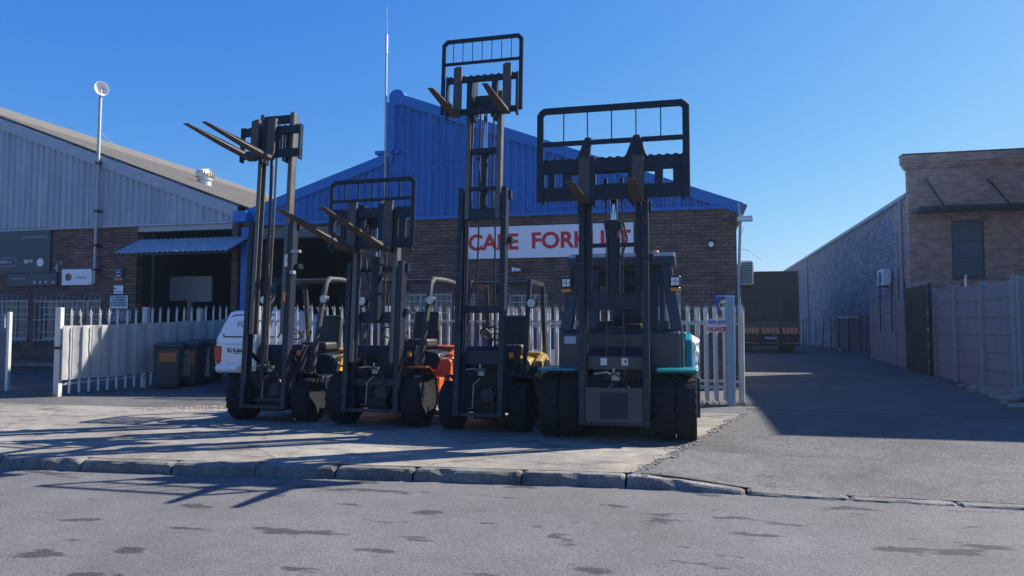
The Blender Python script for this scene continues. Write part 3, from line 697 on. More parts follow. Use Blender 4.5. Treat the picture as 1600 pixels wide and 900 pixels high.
s, w, h, a, c = board('notice', (178, 446), (192, 459), 'small white notice under the blue alarm sign', SIGNW, YB - .05, .02)
b = MB(); b.box(.03, .08, -.004, 0, .12, .17); b.box(0.03, w - .03, -.004, 0, .05, .07); b.build('print', INK, s)
CYAN = pm('sign_pale_blue', (.55, .70, .78), .45, bump=0)
s, w, h, a, c = board('visitor_sign', (172, 462), (199, 482), 'pale blue visitor sign reading ALL VISITORS above the fence tips', CYAN, YB - .05, .02)
for i, t in enumerate(('ALL VISITORS &', 'CUSTOMERS', 'PLEASE REPORT', 'TO RECEPTION')): text('lettering', t, .075, INK, s, (w / 2, -.003, h - .055 - i * .075), ext=.001, bold=.003)
POST = pm('poster_blots', (.42, .40, .48), .6, var=.2, vs=6, c2=(.03, .03, .06), lo=.36, hi=.42)
board('poster', (165, 484), (205, 502), 'poster with dark blotches on the bricks just behind the fence', POST, YB - .05, .02)

# --- right-hand factory: long block wall and orange brick front
c3 = 7.9
pc = atX(1420, 330, c3); YF = pc.y; zr = atX(1435, 293, c3).z
rf = empty('brick_factory', (0, 0, 0), label='orange brick factory with a long grey block side wall on the right', cat='building')
zpar = at(1435, 243, YF).z
b = MB(); b.box(c3, c3 + .25, YF + 2.1, YF + 40, -.1, zr - .12); b.build('side_wall', BLOCKY, rf)
b = MB(); b.box(c3 - .012, c3 + .25, YF + .25, YF + 2.1, -.1, zr + .1); b.build('side_brick', BROY, rf)
fx0 = c3 - .02; wx0, wx1 = at(1486, 345, YF).x, at(1537, 345, YF).x; wz1, wz0 = at(1500, 344, YF).z, at(1500, 434, YF).z
b = MB(); wall_with_holes(b, fx0, fx0 + 16, -.1, zpar - .5, YF, YF + .25, [(wx0, wx1, wz0, wz1)]); b.build('front_wall', BRO, rf)
b = MB()
for i, (z0_, z1_) in enumerate(((.5, .42), (.42, .30), (.30, .0))): b.box(fx0 - .06 * (i + 1), fx0 + 16, YF - .06 * (i + 1), YF + .3, zpar - z0_, zpar - z1_ - .001)
b.build('parapet', BRO, rf); MB().box(fx0 - .21, fx0 + 16, YF - .21, YF + .35, zpar, zpar + .05).build('coping', MAST, rf, .01)
GFR = pm('dark_window_frame', (.035, .03, .03), .5)
for dx_ in (0,):
    window(rf, wx0 + dx_, wx1 + dx_, wz0, wz1, YF, cols=1, bars=False, rowsn=3, fr=GFR, gl=coated('office_glass', (.10, .14, .17), .08))
hz = at(1450, 328, YF).z; b = MB(); b.box(fx0 + .1, fx0 + 16, YF - .9, YF - .003, hz - .14, hz + .02); b.build('canopy', MAST, rf, .02)
b = MB()
for px in (1450, 1548, 1660): q = at(px, 285, YF); b.bar((q.x - .1, YF - .02, q.z + .15), (q.x + .25, YF - .85, hz + .02), .05, .05)
b.build('canopy_stay', MAST, rf)
b = MB(); b.box(c3 - .12, c3 + .1, YF + .2, YF + 40, zr - .12, zr + .04); b.build('gutter', GREYF, rf, .02)
b = MB(); b.box(c3 + .3, c3 + 15.9, YF + .3, YF + 40, zr - .2, zr - .1); b.build('roof', ASB, rf)
MB().box(c3 + 15.7, c3 + 15.95, YF + .26, YF + 40, -.1, zr - .21).build('side_wall', BLOCKY, rf)
for Yp in (YF + .9, atX(1263, 450, c3).y):
    MB().tube([(c3 - .08, Yp, 0), (c3 - .08, Yp, zr - .3), (c3 - .05, Yp, zr - .12)], .07, 8).build('downpipe', GREYF, rf, smooth=True)
b = MB(); yv = atX(1404, 400, c3).y; b.box(c3 - .03, c3 - .003, yv - .15, yv + .15, 2.3, atX(1404, 360, c3).z); b.build('side_window', GFR, rf)
# its air conditioner
q = atX(1391, 434, c3)
s = empty('air_conditioner', (c3 - .001, q.y, q.z), label='white air conditioner on the grey block wall above the leaning poles', cat='air conditioner')
MB().box(-.38, -.06, -.45, .45, -.33, .33).build('casing', WHITE, s, .02)
MB().lathe([(.24, -.395), (.26, -.395), (.26, -.385), (.24, -.385)], (0, 0, 0), 'x', 20).lathe([(.001, -.39), (.2, -.39), (.2, -.382)], (0, 0, 0), 'x', 20).build('fan', ACD, s)
MB().box(-.4, 0, -.5, -.44, -.38, -.34).box(-.4, 0, .44, .5, -.38, -.34).build('bracket', MAST, s)

# unseen block right of the view, added and sized for its shadow across the driveway
s = empty('unseen_shadow_block', (0, 0, 0), label='unseen tall brick block added far right to cast the driveway shadow', cat='building')
MB().box(12, 25, 18.5, 30.1, -.1, 10.6).build('wall', BRO, s); MB().box(14.2, 25, 30.6, 36, 6.6, 10.6).build('wall', BRO, s); MB().box(11.95, 25.1, 18.4, 30.15, 10.6, 10.7).build('roof', GREYF, s)  # upper box added to shade a sunlit patch left in the alley

# precast wall along the alley
c2 = 6.8
PRE = pm('precast_concrete', (.27, .27, .275), .9, var=.25, vs=1.3, c2=(.17, .17, .175), bump=.4, bs=30, streak=.12); PREP = pm('precast_post', (.32, .32, .32), .9, var=.2, vs=2, bump=.4, bs=30)
hf = atX(1560, 450, c2).z
hf = 1.4 + .160 * c2 - .0
def precast(y0, y1, label, nrow=6, h=hf, posts=None, name='precast_wall'):
    s = empty(name, (c2, y0, 0), label=label, cat='wall'); n = max(1, round((y1 - y0) / 1.75)); rh = h / nrow; rnd = random.Random(int(y0 * 10))
    b = MB()
    for i in range(n):
        a, c = (y1 - y0) * i / n, (y1 - y0) * (i + 1) / n
        for j in range(nrow):
            o_ = rnd.uniform(-.008, .008); b.box(-.0 + o_, .05 + o_, a + .05, c - .05, j * rh + .014 - (.15 if j == 0 else 0), (j + 1) * rh - .014)
    b.box(.02, .035, 0, y1 - y0, 0, h - .03); b.build('panels', PRE, s, .008)
    for i in range(n + 1):
        a = (y1 - y0) * i / n; MB().box(-.075 + rnd.uniform(-.01, .01), .09, a - .065, a + .065, -.2, h + .05 + rnd.uniform(-.02, .03)).build('post', PREP, s, .015)
    return s
yA = atX(1592, 600, c2).y; yB_ = atX(1462, 560, c2).y; yC = atX(1424, 560, c2).y; yD = atX(1365, 560, c2).y
w1 = precast(yA - .0, yB_, 'pale precast concrete panel wall beside the rocks at the right')
w1b = precast(yA - 7.0, yA - .25, 'near end of the precast wall running out of the picture at the right')
w2 = precast(yC + .05, yD, 'weathered precast wall section behind the dark ribbed gate', h=hf * .95)
b = MB()
for px in (1379, 1397, 1418): 
    q = atX(px, 500, c2); b.bar((-.06, q.y - w2.location.y, 1.3), (-.06, q.y - w2.location.y, hf + .55), .05, .05)
b.build('extension_post', MAST, w2)
p = atX(1502, 445, c2); s = tag(MB().tube([(0, 0, -.25), (0, 0, .18), (.0, -.05, .24)], .03, 8).build('vent_pipe', WHITE, smooth=True), 'short white pipe sticking up over the precast wall', 'pipe'); s.location = (c2 + .1, p.y, p.z)
# dark ribbed gate with reflectors
s = empty('ribbed_gate', (c2 - .12, yB_, 0), label='dark ribbed sheet gate with a row of small yellow reflectors', cat='gate')
b = MB(); L = yC - yB_; n = int(L / .1); hg = 1.4 + .19 * c2
for i in range(n): b.box(-.03 if i % 2 else 0, .03, L * i / n, L * (i + 1) / n - .004, .03, hg)
b.build('sheet_panel', pm('gate_dark', (.03, .032, .035), .55, .3, var=.3), s)
b = MB()
rnd = random.Random(11)
for i in range(10): MB().bar((0, L * (i + .5) / 10, hg), (0 + rnd.uniform(-.05, .05), L * (i + .5) / 10, hg + .12), .03, .01).build('spike', GALVD, s)
MB().box(-.06, .04, -.08, 0, 0, hg + .02).build('gate_post', MAST, s, .01)
for py in (485, 512, 536, 563, 590):
    z = atX(1457, py + 3, c2 - .12).z
    MB().box(-.075, -.061, -.07, -.02, z - .04, z + .04).build('reflector', pm('reflector_yellow', (.85, .65, .15), .3), s)
# low sheet fence with leaning poles deeper in the alley
SHEET = pm('sheet_fence', (.17, .15, .17), .8, var=.2, vs=1.2, bump=.2)
yE = atX(1255, 548, c3 - .25).y
s = empty('sheet_fence', (c3 - .25, yD + .2, 0), label='low dull sheet fence with dark poles along the block wall', cat='fence')
hs_ = 1.4 + .0 * c3 + .05
Ls = min(yE, 44) - yD; b = MB(); 
b.box(0, .02, 0, Ls, -.1, 1.95); b.build('sheet', SHEET, s)
for i in range(9):
    px = (1256, 1262, 1276, 1289, 1300, 1312, 1327, 1345, 1357)[i]; y = atX(px, 530, c3 - .25).y - (yD + .2)
    tl = (.0, .3, 0, .25, .0, 0, 0, 0, -.5)[i]
    MB().bar((-.05 - abs(tl) * .3, y + tl * .6, -.02), (-.04, y, 2.0 + (.1 if i % 2 else 0)), .06, .06).build('pole', MAST, s)
MB().bar((-.1, atX(1322, 500, c3).y - yD, 2.0), (-.1, atX(1360, 500, c3).y - yD + .5, 1.95), .05, .05).build('top_rail', GALV, s)

# rocks at the foot of the precast wall
ROCK = pm('rock', (.33, .27, .21), .9, var=.35, vs=6, bump=.6, bs=25)
def rock(p, r, label, seed, flat=.6, mat=ROCK):
    bm = bmesh.new(); bmesh.ops.create_icosphere(bm, subdivisions=2, radius=1); rnd = random.Random(seed)
    sc = (r * rnd.uniform(.9, 1.3), r * rnd.uniform(.8, 1.2), r * flat)
    pl = [(Vector((rnd.uniform(-1, 1), rnd.uniform(-1, 1), rnd.uniform(-.3, 1))).normalized(), rnd.uniform(.55, .8)) for _ in range(7)]
    for v in bm.verts:
        for n_, d_ in pl:
            e = v.co.dot(n_)
            if e > d_: v.co -= n_ * (e - d_)
        v.co *= 1 + .12 * mnoise.noise(v.co * 2.1 + Vector((seed, 0, 0)))
        v.co = Vector((v.co.x * sc[0], v.co.y * sc[1], v.co.z * sc[2]))
    me = bpy.data.meshes.new('rock'); bm.to_mesh(me); bm.free(); me.materials.append(mat)
    o = bpy.data.objects.new('rock', me); col.objects.link(o); o.location = (p[0], p[1], p[2] + r * flat * .45); o.rotation_euler = (0, 0, rnd.uniform(0, 6))
    return tag(o, label, 'rock', 'rocks along the foot of the precast wall')
RL = [((1522, 612), .19, 'flat brown rock leftmost in the row under the precast wall'), ((1546, 615), .20, 'squarish tan rock in front of the second wall post'),
      ((1562, 622), .26, 'widest pale slab rock in the row under the wall'), ((1585, 629), .24, 'pointed tan rock near the right edge'),
      ((1599, 620), .30, 'tall rock cut by the right edge of the picture'), ((1504, 605), .11, 'small grey rock at the left end of the rock row'),
      ((1570, 633), .12, 'small dark rock lying in front of the wide slab'), ((1592, 638), .16, 'low rock in front at the lower right of the row'),
      ((1353, 558), .30, 'pale broken slab under the leaning pole by the sheet fence'), ((1283, 549), .28, 'low pale rubble lump near the trailer and the wall'),
      ((1302, 551), .25, 'flat mossy rubble lump by the low sheet fence')]
for i, (pp, r, lb) in enumerate(RL):
    p = gr(*pp); p.x = min(p.x, c2 - .15) if i < 8 else min(p.x, c3 - .6)
    p.z = gz(p.x, p.y); rock(p, r, lb, 20 + i, .6 if i < 8 else .35)
# manhole
p = gr(1265, 590); s = tag(MB().lathe([(.001, .006), (.36, .006), (.38, .0), (.38, -.03)], (0, 0, 0), 'z', 28).lathe([(.40, .004), (.47, .004), (.47, -.03), (.40, -.03)], (0, 0, 0), 'z', 28).build('manhole_cover', KERBM), 'round pale manhole cover in the alley', 'manhole cover'); s.location = (p.x, p.y, gz(p.x, p.y) + .006)

# ------------------------------------------------------------ palisade fence
ZF = 1.87
def pale(b, p, u, n, z0, z1, w=.054, jit=0):
    """one W-shaped pale with triple splayed point; u along the fence, n outward"""
    u, n = Vector(u), Vector(n); p = Vector(p); h = z1 - .16
    prof = [(-w/2, 0), (-w/4, .018), (0, .0), (w/4, .018), (w/2, 0)]
    o = len(b.v); rn = []
    for z in (z0, h):
        for a, d in prof: b.v.append(p + u * (a + jit * z) + n * (d + .0) + Vector((0, 0, z)))
    for i in range(4): b.f.append((o+i, o+i+1, o+6+i, o+5+i)); b.m.append(0)
    for (a0, a1, dx, dn, top) in ((-w/2, -w/6, -.018, .035, -.045), (-w/6, w/6, 0, .0, 0), (w/6, w/2, .018, .035, -.045)):
        o = len(b.v); m_ = (a0 + a1) / 2
        for a, z, dd in ((a0, h, 0), (a1, h, 0), (a1 * .98 + dx * .3, h + .07, dn * .3), (m_ + dx, z1 + top, dn), (a0 * .98 + dx * .3, h + .07, dn * .3)):
            b.v.append(p + u * (a + jit * z) + n * dd + Vector((0, 0, z)))
        b.f.append((o, o+1, o+2, o+3, o+4)); b.m.append(0)
def palisade(name, P0, P1, label, cat='fence', pitch=.165, z1=ZF, posts=(), mats=(GALV, GALVD), zb=.08, rails=(.34, 1.53), top=None, jit=.006, seed=1):
    P0, P1 = Vector((*P0, 0)), Vector((*P1, 0)); L = (P1 - P0).length; u = (P1 - P0).normalized(); n = Vector((u.y, -u.x, 0)); rnd = random.Random(seed)
    s = empty(name, P0, label=label, cat=cat)
    b = MB(); k = int(L / pitch)
    g = lambda d: gz((P0 + u * d).x, (P0 + u * d).y)
    for i in range(k + 1):
        d = L * i / k; pale(b, u * d + n * .025 + Vector((0, 0, g(d))), u, n, zb, z1 + rnd.uniform(-.015, .015), jit=rnd.gauss(0, jit))
    o = b.build('pales', mats[0], s); so = o.modifiers.new('thick', 'SOLIDIFY'); so.thickness = .003
    for z in rails:
        b = MB(); b.bar(Vector((0, 0, z + g(0))) , u * L + Vector((0, 0, z + g(L))), .045, .045); b.build('rail', mats[1], s)
    for d in posts:
        b = MB(); q = u * d - n * .05; b.box(-.045, .045, -.03, .03, -.1, z1 - .02); ang = math.atan2(u.y, u.x); rm = Matrix.Rotation(ang, 3, 'Z')
        b.xf(lambda v: rm @ v + q + Vector((0, 0, g(d)))); b.build('post', mats[1], s)
    return s, u, n, L
gp = gr(1140, 634); YP = gp.y
xf0 = at(399, 560, YP).x
xend = gr(1143, 634).x
f1, u, n, L = palisade('palisade_fence', (xf0, YP), (xend - .08, YP), 'long galvanised palisade fence running behind the row of forklifts', posts=[.02, 3, 6, 8.6], seed=2)
MB().box(xend - xf0 - .07, xend - xf0 + .07, -.09, .05, -.05, 2.0).build('end_post', pm('post_blue_grey', (.28, .34, .38), .5, .2, c2=(.45, .2, .05), lo=.58, hi=.66), f1, .008)
f2, u, n, L2 = palisade('sliding_gate', (xend - 4.6, YP + .32), (xend + .23, YP + .32), 'sliding palisade gate leaf parked behind the right end of the fence', 'gate', seed=5, rails=(.30, .42, 1.5), posts=[L2 if False else 4.8])
q = at(1121, 509, YP - .08)
s = empty('vacancy_sign', (q.x, q.y, q.z), label='small white NO JOB VACANCIES sign tied to the palisade fence', cat='sign')
MB().box(-.205, .205, 0, .012, -.115, .125).build('sign_board', pm('sign_offwhite', (.72, .62, .66), .5, var=.1, vs=4), s, .003)
BLUR = pm('sign_purple', (.10, .04, .25), .5, bump=0)
fit('NO JOB', -.16, .16, .055, .085, -.005, BLUR, s, .005); fit('VACANCIES', -.185, .185, -.06, .08, -.005, REDL, s, .005)

b = MB(); rnd = random.Random(21)
for i in range(520):
    c_ = rnd.choice((-7.6, -5.9, -3.1, -1.9, .3, .9)); x_ = c_ + rnd.gauss(0, .18); y_ = YP + rnd.gauss(.02, .05); hh = rnd.uniform(.03, .13)
    b.add([(x_ - .005, y_, gz(x_, y_)), (x_ + .005, y_, gz(x_, y_)), (x_ + rnd.gauss(0, .035), y_ + rnd.gauss(0, .03), gz(x_, y_) + hh)], [(0, 1, 2)])
tag(b.build('weeds', pm('dry_weeds', (.13, .13, .05), .8, var=.4, vs=8, bump=0)), 'thin dry weeds along the foot of the palisade fence', 'weeds', kind='stuff')
# ------------------------------------------------------------ left gate leaf with sheeting
G0 = gr(88, 620); d0 = G0
G1x, G1y = at(352, 560, 16.6).x, 16.6
TARP = pm('grey_sheeting', (.36, .36, .35), .75, var=.12, vs=1.5, bump=.5, bs=8, streak=.2)
gs, u, n, L = palisade('sheeted_fence', (d0.x + .05, d0.y), (G1x, G1y), 'palisade fence lined with grey sheeting on the left, behind the bins', pitch=.20, z1=1.84, rails=(.25, 1.42), zb=.05, seed=9)
b = MB(); nn = 90
for i in range(nn + 1):
    d = L * i / nn
    for j in range(13):
        z = .34 + 1.12 * j / 12; g_ = gz((Vector((d0.x, d0.y, 0)) + u * d).x, (Vector((d0.x, d0.y, 0)) + u * d).y)
        w = .022 * math.sin(d * 2 * math.pi / .4 + 1) + .012 * mnoise.noise(Vector((d * 2.5, z * 3, 0))) + .012 * mnoise.noise(Vector((d * 6, z * 9, 7)))
        zz = z + (.03 * mnoise.noise(Vector((d * 1.3, 4, 0))) if j in (0, 12) else 0)
        b.v.append(u * d + n * (.075 + w) + Vector((0, 0, zz + g_)))
for i in range(nn):
    for j in range(12):
        a = i * 13 + j; b.f.append((a, a + 13, a + 14, a + 1)); b.m.append(0)
b.build('sheeting', TARP, gs, smooth=True)
b = MB(); k = int(L / .2)
for i in range(k + 1):
    d = L * i / k; g_ = gz((Vector((d0.x, d0.y, 0)) + u * d).x, (Vector((d0.x, d0.y, 0)) + u * d).y)
    b.bar(u * d + n * .10 + Vector((0, 0, .36 + g_)), u * d + n * .10 + Vector((.0, 0, 1.44 + g_)), .012, .03, up=n)
b.build('sheet_battens', GALVD, gs)
for d in (1.9, 3.3):
    b = MB(); q = u * d - n * .05; b.box(-.07, .07, -.05, .05, -.1, 1.9); b.xf(lambda v: v + q); b.build('post', GALVD, gs)
b = MB(); b.box(-.10, .04, -.05, .05, -.06, 1.84); b.build('gate_post', pm('cream_post', (.60, .57, .50), .6, var=.15, c2=(.3, .2, .12), lo=.55, hi=.7), gs, .008)
MB().box(-.14, .1, -.08, -.04, .98, 1.03).build('bolt', MAST, gs)
for i, (px, lb) in enumerate(((105, 'black rag hanging at the left end of the sheeted fence'), (110, 'second black rag, longer, beside the first on the fence'))):
    dd = .35 + i * .16; q = Vector((d0.x, d0.y, 0)) + u * dd + n * .06
    b = MB(); rings = []
    for k in range(7):
        z = 1.72 - k * (.055 + .012 * i); w = (.02, .05, .06, .045, .06, .05, .01)[k]
        rings.append([Vector((math.cos(t) * w + .02 * math.sin(k * 2 + i), math.sin(t) * .025, z)) for t in [2 * math.pi * j / 8 for j in range(8)]])
    b.loft(rings); o = b.build('black_rag', HOSE, smooth=True); o.location = q; tag(o, lb, 'rag')
# grey gate leaf at the far left edge
q = gr(12, 612)
s = empty('grey_gate', (q.x, q.y, 0), label='grey sheeted gate leaf cut by the left edge of the picture', cat='gate')
MB().box(-2.2, -.06, -.01, .02, .06, 1.42).build('sheet', pm('gate_sheet', (.12, .13, .15), .7, var=.2), s)
MB().box(-.05, .02, -.035, .035, 0, 1.78).build('gate_post', GALV, s); b = MB()
for i in range(12): pale(b, (-.18 - i * .18, .03, 0), (1, 0, 0), (0, -1, 0), .1, 1.8)
b.build('pales', GALV, s)
# grass tuft by the gate post
b = MB(); rnd = random.Random(4); q = gr(72, 620)
for i in range(160):
    a = rnd.uniform(0, 6.28); r_ = rnd.random() * .22; x_, y_ = q.x + math.cos(a) * r_ * 1.4, q.y + math.sin(a) * r_; hh = rnd.uniform(.03, .1); dx_, dy_ = rnd.uniform(-.04, .04), rnd.uniform(-.04, .04)
    b.add([(x_ - .006, y_, gz(x_, y_)), (x_ + .006, y_, gz(x_, y_)), (x_ + dx_, y_ + dy_, gz(x_, y_) + hh)], [(0, 1, 2)])
tag(b.build('grass_tuft', pm('dry_grass', (.16, .17, .06), .8, var=.4, vs=8, bump=0)), 'dry grass tuft at the foot of the left gate post', 'grass', kind='stuff')

# ------------------------------------------------------------ wheelie bins
BIN = pm('bin_plastic', (.035, .037, .04), .5, var=.3, vs=3, c2=(.10, .09, .08), lo=.5, hi=.7)
def projx(p):
    q = CR.transposed() @ (Vector(p) - Vector((0, 0, CAM_H))); return 800 - FPX * q.x / q.z
def bin_(px, off, label, stick, rz=0, h=1.0):
    dd = min([L * k / 200 for k in range(260)], key=lambda t: abs(projx(Vector((d0.x, d0.y, .5)) + u * t + n * off) - px))
    p = Vector((d0.x, d0.y, 0)) + u * dd + n * off
    s = empty('wheelie_bin', (p.x, p.y, gz(p.x, p.y)), rz, label=label, cat='bin', group='wheelie bins by the sheeted fence')
    rings = []
    for z, w, d in ((.05, .20, .22), (.12, .215, .24), (.88 * h, .27, .33), (.93 * h, .285, .35)):
        rings.append([Vector((sx * w * a, sy * d * c_ + .2, z)) for sx, sy, a, c_ in ((-1,-1,.85,1),(1,-1,.85,1),(1,-1,1,.85),(1,1,1,.85),(1,1,.85,1),(-1,1,.85,1),(-1,1,1,.85),(-1,-1,1,.85))])
    MB().loft(rings).build('bin_body', BIN, s, smooth=False)
    MB().prism([(-.17, .93 * h + .003), (.56, .93 * h + .003), (.56, .98 * h), (.2, 1.04 * h), (-.1, 1.0 * h), (-.17, .96 * h)], 'x', -.30, .30).build('lid', BIN, s, .015)
    MB().tube([(-.26, .58, .95 * h), (.26, .58, .95 * h)], .018, 8).build('handle', BIN, s)
    for sx in (-1, 1): MB().lathe([(.001, -.025), (.1, -.025), (.1, .025), (.001, .025)], (sx * .25, .42, .1), 'x', 16).build('wheel', RUBBER, s)
    for (z0_, z1_, x0_, x1_, mt) in stick:
        f0, f1_ = -.22 + .2 - .005 - (z0_ - .1) * .12, -.22 + .2 - .005 - (z1_ - .1) * .12
        MB().add([(x0_, f0 - .02, z0_), (x1_, f0 - .02, z0_), (x1_, f1_ - .02, z1_), (x0_, f1_ - .02, z1_)], [(0,1,2,3)]).build('sticker', mt, s)
OS = pm('orange_sticker', (.40, .12, .04), .6, var=.4, vs=9, c2=(.08, .05, .04)); TS = pm('torn_sticker', (.35, .28, .22), .6, var=.4, vs=7, c2=(.06, .05, .05), lo=.38, hi=.5); GS = pm('grey_sticker', (.38, .40, .40), .5, var=.2, vs=8, c2=(.08, .08, .08), lo=.5, hi=.6)
bin_(263, .85, 'wheelie bin with an orange band, leftmost of the bins', [(.62, .82, -.17, .17, OS)], R(28))
bin_(293, .80, 'wheelie bin with torn brown sticker, middle of the bins', [(.25, .84, -.15, .10, TS), (.5, .8, .11, .20, OS)], R(14))
bin_(320, .62, 'wheelie bin with a grey panel, rightmost and nearest the pickup', [(.15, .84, -.12, .12, GS)], R(24))

# ------------------------------------------------------------ white pickup with canopy
def loft_body(b, st, m=0):
    """stations (y, [(x,z)... right side bottom->top]) mirrored to closed rings"""
    rings = []
    for y, pr in st:
        ring = [Vector((x, y, z)) for x, z in pr] + [Vector((-x, y, z)) for x, z in reversed(pr)]
        rings.append(ring)
    b.loft(rings, m)
def wheel(parent, x, y, r, w, name='wheel', rim=GALVD):
    o = MB().lathe([(r*.6, -w/2), (r*.92, -w/2), (r, -w*.36), (r, w*.36), (r*.92, w/2), (r*.6, w/2)], (0,0,0), 'x', 28).build(name, RUBBER, parent, smooth=True); o.location = (x, y, r)
    rr = MB().lathe([(.001, -w*.3), (r*.2, -w*.3), (r*.5, -w*.2), (r*.62, -w*.46), (r*.62, w*.46), (r*.5, w*.2), (r*.2, w*.3), (.001, w*.3)], (0,0,0), 'x', 24).build('rim', rim, o, smooth=True); return o
q = gr(337, 590, gz(-9, 13)); 
pk_ = empty('pickup_truck', (at(334, 545, 14.45).x + .9, 14.45, gz(-9.5, 14.9) - .02), R(-1), label='white pickup with canopy parked in the gate opening beside the bins', cat='pickup')
b = MB()
low = lambda w, z0, z1: [(w * .93, z0), (w, z0 + .15), (w, z1 - .25), (w * .975, z1)]
loft_body(b, [(.0, low(.84, .55, 1.06)), (.06, low(.9, .48, 1.08)), (3.3, low(.92, .45, 1.08)), (3.9, low(.92, .45, 1.05)), (5.0, low(.88, .48, .95)), (5.15, low(.8, .55, .85))])
b.build('body', CARW, pk_, .03, True, 2)
b = MB(); cp = lambda w0, w1, z0, z1: [(w0, z0), (w0 * .985, z0 + .08), (w1 * 1.06, z1 - .14), (w1 * .97, z1 - .03), (w1 * .8, z1)]
loft_body(b, [(.05, cp(.88, .80, 1.085, 1.2)), (.10, cp(.88, .74, 1.085, 1.5)), (.30, cp(.885, .66, 1.085, 1.80)), (.5, cp(.885, .66, 1.085, 1.84)), (2.0, cp(.885, .68, 1.085, 1.84)), (2.05, cp(.885, .68, 1.085, 1.78)), (3.3, cp(.885, .66, 1.085, 1.76)), (4.0, cp(.86, .6, 1.05, 1.12))])
b.build('canopy', CARW, pk_, .02, True, 2)
def slope_pt(x, z, off=.006):   # the canopy's leaning back face
    t = (z - 1.2) / .6; y = .06 + .22 * max(0, t) ** 1.15 if z > 1.2 else .05
    return Vector((x, y - off, z))
def rear_poly(pts, name, mat, off, parent):
    bb = MB(); bb.add([slope_pt(x, z, off) for x, z in pts], [tuple(range(len(pts)))]); o = bb.build(name, mat, parent); so = o.modifiers.new('t', 'SOLIDIFY'); so.thickness = .006; return o
rear_poly([(-.68, 1.2), (.68, 1.2), (.72, 1.26), (.56, 1.68), (.5, 1.73), (-.5, 1.73), (-.56, 1.68), (-.72, 1.26)], 'rear_window', INK, .016, pk_)
rw = rear_poly([(-.66, 1.23), (.66, 1.23), (.67, 1.28), (.53, 1.66), (.48, 1.70), (-.48, 1.70), (-.53, 1.66), (-.67, 1.28)], 'window_film', SIGNW, .027, pk_)
fit('FORKLIFTS', -.36, .5, 1.50, .13, .10, INK, pk_, .0).rotation_euler = (R(90 - 22), 0, 0)
for sx in (-1, 1):
    b = MB(); b.prism([(sx * .70, 1.0), (sx * .905, 1.02), (sx * .905, .72), (sx * .80, .58), (sx * .72, .62)], 'y', -.02, .14); b.build('tail_light', LAMPR, pk_, .02)
b = MB(); b.box(-.68, .68, -.008, -.002, .62, .624); b.box(-.68, .68, -.008, -.002, 1.04, 1.045); b.build('tailgate_seam', INK, pk_)
MB().box(-.1, .14, -.02, .0, .96, 1.0).build('tailgate_handle', GALVD, pk_)
b = MB(); b.prism([(-.06, .40), (-.12, .47), (-.10, .57), (.05, .60), (.05, .40)], 'x', -.82, .82); b.build('bumper', CARW, pk_, .02)
MB().box(-.26, .26, -.13, -.122, .46, .55).build('number_plate', YEL, pk_)
b = MB(); b.add([(-.56, -.012, .86), (-.44, -.012, .86), (-.44, -.012, .88), (-.53, -.012, .88), (-.53, -.012, .95), (-.56, -.012, .98)], [tuple(range(6))]); b.build('logo', INK, pk_)
b = MB(); ringtube(b, -.48, .93, .05, .03, .028, .006); b.xf(lambda v: v + Vector((0, -.006, 0))); b.build('logo', INK, pk_)
fit('Linde', -.40, -.02, .91, .085, -.012, INK, pk_, .006); fit('FORKLIFTS', -.40, -.08, .84, .03, -.012, INK, pk_, .0)
pk_.scale = (1.0, .66, .96)
for x_ in (-.78, .78):
    for y_ in (1.15, 4.2): wheel(pk_, x_, y_, .36, .24)
for sx in (-1, 1):
    MB().box(sx * .80 - .02, sx * .80 + .02, 2.2, 3.2, 1.2, 1.62).xf(lambda v: Vector((v.x - sx * (v.z - 1.2) * .16 + sx * .06, v.y, v.z))).build('side_window', WINGLASS, pk_)

# silver car behind the fence
q = at(845, 540, YP + 1.6)
sc_ = empty('silver_car', (q.x, YP + 2.3, 0), R(90), label='silver car parked behind the palisade, seen between two forklifts', cat='car')
b = MB(); lo_ = lambda w, z0, z1: [(w * .9, z0), (w, z0 + .2), (w, z1 - .2), (w * .93, z1)]
loft_body(b, [(-2.1, lo_(.7, .35, .75)), (-2.0, lo_(.82, .25, .85)), (-1.0, lo_(.86, .22, .98)), (1.4, lo_(.86, .22, 1.0)), (2.0, lo_(.82, .28, .95)), (2.1, lo_(.74, .35, .85))]); b.build('body', SILVER, sc_, .04, True, 2)
b = MB(); gh = lambda w, z: [(w, 1.0), (w * .8, z)]
loft_body(b, [(-1.2, [(.80, .99), (.78, 1.0)]), (-.5, gh(.80, 1.42)), (.8, gh(.80, 1.45)), (1.7, [(.8, .99), (.78, 1.0)])]); b.build('cabin_glass', WINGLASS, sc_, .02, True)
b = MB(); loft_body(b, [(-.6, [(.62, 1.40), (.6, 1.43)]), (-.4, [(.64, 1.42), (.58, 1.46)]), (.7, [(.64, 1.44), (.58, 1.49)]), (.95, [(.62, 1.40), (.6, 1.44)])]); b.build('roof', SILVER, sc_, .01, True)
for x_ in (-.76, .76):
    for y_ in (-1.3, 1.3): wheel(sc_, x_, y_, .31, .2)

